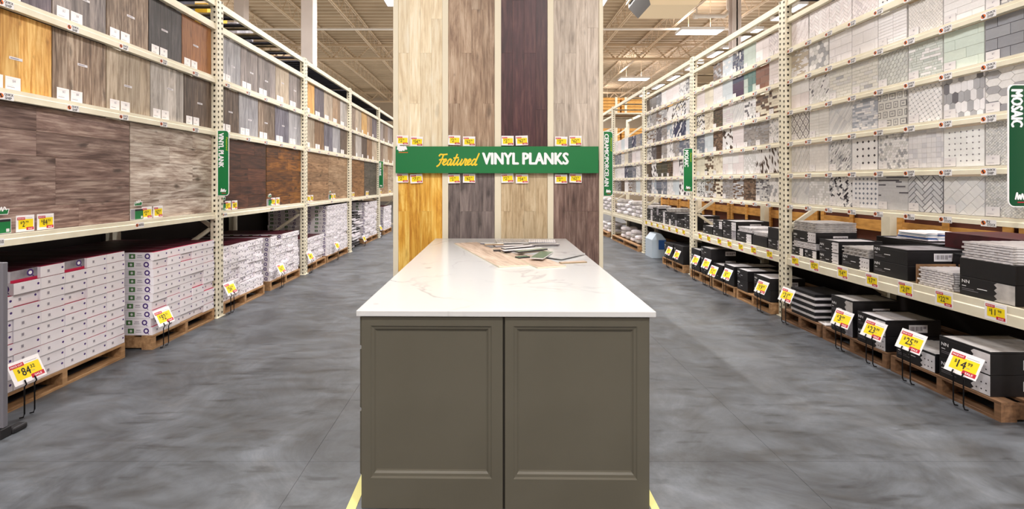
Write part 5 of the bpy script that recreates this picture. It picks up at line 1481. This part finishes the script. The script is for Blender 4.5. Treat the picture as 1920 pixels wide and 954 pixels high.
# banner
b = M(); z0, z1 = zz(324.5, FD - .05), zz(274.5, FD - .05); x0, x1 = (742 - 920) * (FD - .05) / 870, (1122 - 920) * (FD - .05) / 870
fb = (V((x0, FD - .045, z0)), V((1, 0, 0)), V((0, 0, 1)), V((0, -1, 0))); bw, bh = x1 - x0, z1 - z0
b.prism([(0, 0), (bw, 0), (bw, bh), (0, bh)], fb, 0, .012, 'green_sign', bottom=True)
k_ = 5.05 / 870
b.text('VINYL PLANKS', fb, (905 - 742) * k_, bh * .33, 21.5 * k_, .0135, 'white_print', .11, w=(1065 - 905) * k_)
S = {
 'F': [[(.02, .86), (.12, 1.0), (.4, .98), (.72, 1.02)], [(.40, .98), (.34, .5), (.22, .05), (.04, -.12)], [(.14, .48), (.34, .54), (.56, .54)]],
 'rest': [[(.48, .16), (.66, .28), (.78, .46), (.70, .56), (.56, .42), (.54, .16), (.66, .02), (.84, .10), (.98, .26)],
  [(1.26, .48), (1.12, .56), (.98, .40), (.95, .14), (1.06, .0), (1.2, .16), (1.28, .5), (1.24, .14), (1.32, .0), (1.46, .2), (1.6, .6), (1.68, 1.0)],
  [(1.68, 1.0), (1.58, .5), (1.53, .14), (1.60, .0), (1.74, .12), (1.86, .34), (1.92, .54)], [(1.44, .66), (1.62, .68), (1.86, .70)],
  [(1.92, .54), (1.86, .18), (1.93, .0), (2.08, .12), (2.2, .36), (2.24, .54), (2.18, .18), (2.24, .0), (2.36, .12), (2.46, .36), (2.52, .60)],
  [(2.52, .60), (2.56, .50), (2.68, .52), (2.62, .2), (2.66, .0), (2.80, .10), (2.96, .28), (3.06, .46), (2.98, .56), (2.84, .42), (2.82, .16), (2.94, .02), (3.12, .10), (3.22, .22)],
  [(3.54, .48), (3.40, .56), (3.26, .40), (3.22, .14), (3.34, .0), (3.48, .16), (3.60, .56), (3.70, 1.08)], [(3.70, 1.08), (3.60, .5), (3.55, .14), (3.62, .0), (3.74, .08)]]}
sc_ = 21.0 * k_ / 1.05
for st in S['F'] + S['rest']:
    b.ribbon(st, fb, (819 - 742) * k_, bh * .5 - .058, sc_, .0155, .0135, 'script_yellow', shear=.25, sub=5)
b.ribbon([(0, .3), (.12, .8), (.2, .15), (.34, .6), (.42, .15), (.56, .6), (.7, .2), (.84, .6), (1, .3)], fb, 4 * k_, bh * .80, 16 * k_, .02, .0135, 'white_print')
b.rect(fb, 6 * k_, bh * .76, 23 * k_, bh * .785, .0135, 'orange_print')
o = put('banner_sign', b, None, (0, FD, z0)); tag(o, 'wide green Featured VINYL PLANKS banner across the centre display', 'sign')

# ------------------------------------------------------------------ kitchen island
isl = empty('island_cabinet', (.057, 2.125, 0)); tag(isl, 'olive grey painted island cabinet under the white countertop', 'cabinet')
ZT = .886; y0 = 2.125; y1 = 4.78; xa, xb = -.602, .7206
b = M(); b.box(xa + .012, xb - .004, y0 + .022, y1, 0.0, ZT, 'cabinet_paint'); put('body', b, isl, (0, y0, 0))
# two recessed end panels
def end_panel(x0, x1, ix0, ix1):
    b = M(); iz0, iz1 = .142, .842; y = y0
    zb, zt_ = 0.003, ZT - .003
    for a in ((x0, ix0, zb, zt_), (ix1, x1, zb, zt_), (ix0, ix1, zb, iz0), (ix0, ix1, iz1, zt_)):
        b.box(a[0], a[1], y, y + .021, a[2], a[3], 'cabinet_paint')
    put('panel_frame', b, isl, (x0, y, 0))
    # stepped moulding: three nested rings falling back
    steps = [(0.0, .0005), (.006, .004), (.015, .0055), (.022, .011), (.028, .013)]
    b = M()
    for (e0, d0_), (e1, d1_) in zip(steps[:-1], steps[1:]):
        A = [(ix0 + e0, iz0 + e0 * 1.3), (ix1 - e0, iz0 + e0 * 1.3), (ix1 - e0, iz1 - e0), (ix0 + e0, iz1 - e0)]
        B = [(ix0 + e1, iz0 + e1 * 1.3), (ix1 - e1, iz0 + e1 * 1.3), (ix1 - e1, iz1 - e1), (ix0 + e1, iz1 - e1)]
        for i in range(4):
            j = (i + 1) % 4
            b.face([(A[i][0], y + d0_, A[i][1]), (A[j][0], y + d0_, A[j][1]), (B[j][0], y + d1_, B[j][1]), (B[i][0], y + d1_, B[i][1])], 'cabinet_paint')
    put('moulding', b, isl, (x0, y, 0))
    b = M(); b.box(ix0 + .0275, ix1 - .0275, y + .0128, y + .0208, iz0 + .035, iz1 - .0275, 'cabinet_paint'); put('centre_panel', b, isl, (x0, y, 0))
def cx(px): return (px - 920) * y0 / 870
end_panel(xa + .008, cx(942.5), cx(694), cx(922))
end_panel(cx(947), xb, cx(963), cx(1194))
b = M(); b.box(cx(942.5) + .0002, cx(947) - .0002, y0 + .010, y0 + .0208, 0, ZT - .003, 'cabinet_gap'); put('joint_strip', b, isl, (0, y0, 0))
b = M(); b.box(xb - .0038, xb + .006, y0 + .004, y1, .0, ZT - .001, 'cabinet_paint'); put('side_panel', b, isl, (xb, y0, 0), bevel=.003)
# drawer fronts on the left long side, seen edge-on
for u in range(4):
    ya = y0 + .024 + u * .66; yb = ya + .655
    for (za, zb_) in ((.735, ZT - .004), (.445, .730), (.135, .440)):
        b = M(); b.hexa([(xa + .0118, ya, za), (xa + .0118, yb, za), (xa + .0118, yb, zb_), (xa + .0118, ya, zb_), (xa - .008, ya + .008, za + .008), (xa - .008, yb - .008, za + .008), (xa - .008, yb - .008, zb_ - .008), (xa - .008, ya + .008, zb_ - .008)], 'cabinet_paint')
        f_ = put('drawer_front', b, isl, (xa, ya, za))
        b = M(); zc = (za + zb_) / 2; yc = (ya + yb) / 2; b.tube([(xa - .008, yc - .06, zc), (xa - .028, yc - .06, zc), (xa - .028, yc + .06, zc), (xa - .008, yc + .06, zc)], .005, 'wire_black', 6)
        if u > 0: put('drawer_pull', b, f_, (xa, yc, zc))
isl.rotation_euler = (0, 0, -math.radians(.73))
# countertop
ct = M(); cx0, cx1 = -.616, .751
ct.box(cx0, cx1, 2.113, 4.855, ZT + .001, .9145, 'quartz_top')
cto = place('quartz_countertop', ct.mesh('quartz_countertop', (.0675, 2.113, ZT + .001)), (.0675, 2.113, ZT + .001)); cto.rotation_euler = (0, 0, -math.radians(.73))
md = cto.modifiers.new('bevel', 'BEVEL'); md.width = .004; md.segments = 3
tag(cto, 'white quartz countertop with faint grey veins on the island', 'countertop')
def tape(px0, px1): pass
for nm, xx0, xx1, lb in (('floor_tape', -.664, -.620, 'pale yellow floor tape along the left foot of the island'), ('floor_tape', .738, .775, 'pale yellow floor tape along the right foot of the island')):
    b = M(); b.box(xx0, xx1, 2.02, 4.8, .0002, .0022, 'floor_tape_yellow')
    o = put(nm, b, None, ((xx0 + xx1) / 2, 2.1, 0.0002)); tag(o, lb, 'floor tape')

# samples lying on the countertop
wood('sample_plank', (160, 138, 120), (190, 166, 148), (208, 188, 172), 'X', 1.0, .5, .3, .04)
ZC = .9152
def flat(name, label, cat, cx_, cy_, l, w, ang, z, th, mat, edge=None, grp=None, tilt=0.0, mesh_net=None):
    b = M(); b.box(-l / 2, l / 2, -w / 2, w / 2, 0, th, mat if not edge else edge, {1: mat})
    if mesh_net:
        nx, ny = mesh_net; b.v = []; b.f = []; b.m = []; b.c = []; b.keys = []
        b.box(-l / 2, l / 2, -w / 2, w / 2, 0, th * .5, edge or mat)
        for i in range(nx):
            for j in range(ny): b.box(-l / 2 + l * i / nx + .001, -l / 2 + l * (i + 1) / nx - .001, -w / 2 + w * j / ny + .001, -w / 2 + w * (j + 1) / ny - .001, th * .5, th, mat)
    o = place(name, b.mesh(name), (cx_, cy_, z)); o.rotation_euler = (0, tilt, ang)
    tag(o, label, cat, grp); return o
angp = math.atan2(1.238, -.403)
ux, uy = -.3095, .9509; nx_, ny_ = .92, .39
# plank one: corner B(.061,3.176)->C(.278,3.268), length 1.3
def pl(bx_, by_, w, l): return (bx_ + nx_ * w / 2 + ux * l / 2, by_ + ny_ * w / 2 + uy * l / 2)
c1 = pl(.061, 3.176, .225, 1.30); flat('vinyl_plank', 'pale greige vinyl plank, left one of the joined pair on countertop', 'flooring sample', c1[0], c1[1], 1.30, .224, angp, ZC, .008, 'sample_plank', 'cream_trim')
c2 = pl(.323, 3.143, .215, 1.0); flat('vinyl_plank', 'pale greige vinyl plank, right one of the joined pair on countertop', 'flooring sample', c2[0], c2[1], 1.0, .214, angp, ZC, .008, 'sample_plank', 'cream_trim')
z2 = ZC + .0085
flat('marble_tile', 'large white marble tile overhanging the right countertop edge', 'tile sample', .437, 3.79, .56, .34, math.radians(138.2), z2, .009, 'marble_tile')
flat('wood_strip', 'narrow beige wood strip leaning under the marble tile corner', 'flooring sample', .600, 3.385, .20, .05, .25, ZC, .007, 'sample_plank', 'board_edge')
principled('tile_ink', (34, 30, 40), .4)
speckled('jade_tile', (74, 116, 98), (58, 96, 80), 20, .2); speckled('sage_tile', (150, 164, 150), (120, 138, 124), 20, .25)
flat('green_tile', 'dark jade green tile strip, frontmost on the sample planks', 'tile sample', .395, 3.57, .34, .10, 1.22, z2 + .0095 + .004, .009, 'jade_tile', 'grout_light', tilt=-.0)
flat('green_tile', 'sage green tile strip crossing behind the dark jade tile', 'tile sample', .33, 3.775, .30, .06, .6, z2 + .020, .009, 'sage_tile', 'tile_ink')
flat('green_tile', 'small green tile chip left of the dark jade tile', 'tile sample', .245, 3.56, .10, .06, .5, z2, .009, 'jade_tile', 'tile_ink')
smp = [('glossy white strip with black edge, just behind the sage tile', .27, 3.88, .38, .065, .45, 'tile_white', 'tile_ink', 0, 1),
 ('white strip with thin black edge, middle of the samples', .24, 4.02, .32, .06, .56, 'tile_white', 'tile_ink', 0, 1),
 ('short dark tile chip at left of the sample pile', .053, 3.90, .06, .05, .1, 'tile_ink', 'tile_ink', 0, 0),
 ('white tile strip lying left behind the marble tile', .20, 4.20, .34, .08, .25, 'tile_white', 'grout_dark', 0, 0),
 ('brown edged cream strip at left of samples', .03, 4.20, .17, .05, .05, 'cream_trim', 'carton_brown', 0, 1.1),
 ('thin white strip, farthest left of the samples', -.03, 4.36, .13, .05, .1, 'tile_white', 'grout_dark', 0, 0),
 ('grey veined mosaic sheet at the back of samples', .20, 4.50, .30, .22, .08, 'tile_pale_grey', 'grout_light', 1, 0),
 ('white mosaic sheet, back right of the samples', .50, 4.52, .26, .22, -.1, 'tile_white', 'grout_dark', 1, 0),
 ('pale strip lying behind the marble tile', .46, 4.28, .34, .08, .1, 'tile_pale_grey', 'grout_dark', 0, 0)]
for i, (lb, x, y, l, w, a, m_, e_, net, lv) in enumerate(smp):
    zz_ = z2 + lv * .0102
    flat('tile_sample', lb, 'tile sample', x, y, l, w, a, zz_ , .009, m_, e_, 'loose tile samples on the countertop', mesh_net=(12, 4) if net else None)

# ------------------------------------------------------------------ grey kiosk at the left edge
t = empty('sign_kiosk', (-3.1, 2.73, 0)); tag(t, 'grey upright kiosk panel with black foot cropped at left edge', 'kiosk')
b = M(); b.box(-3.36, -2.855, 2.715, 2.745, .06, 1.03, 'kiosk_grey'); put('panel', b, t, (-3.1, 2.73, 0), bevel=.004)
b = M(); b.box(-3.37, -2.848, 2.70, 2.76, .0, .058, 'rubber_black'); put('foot', b, t, (-3.1, 2.73, 0), bevel=.004)
b = M(); b.box(-2.90, -2.84, 2.7605, 2.85, .0, .035, 'rubber_black'); put('foot_bar', b, t, (-2.87, 2.85, 0), bevel=.01)
print('objects', len(bpy.data.objects))
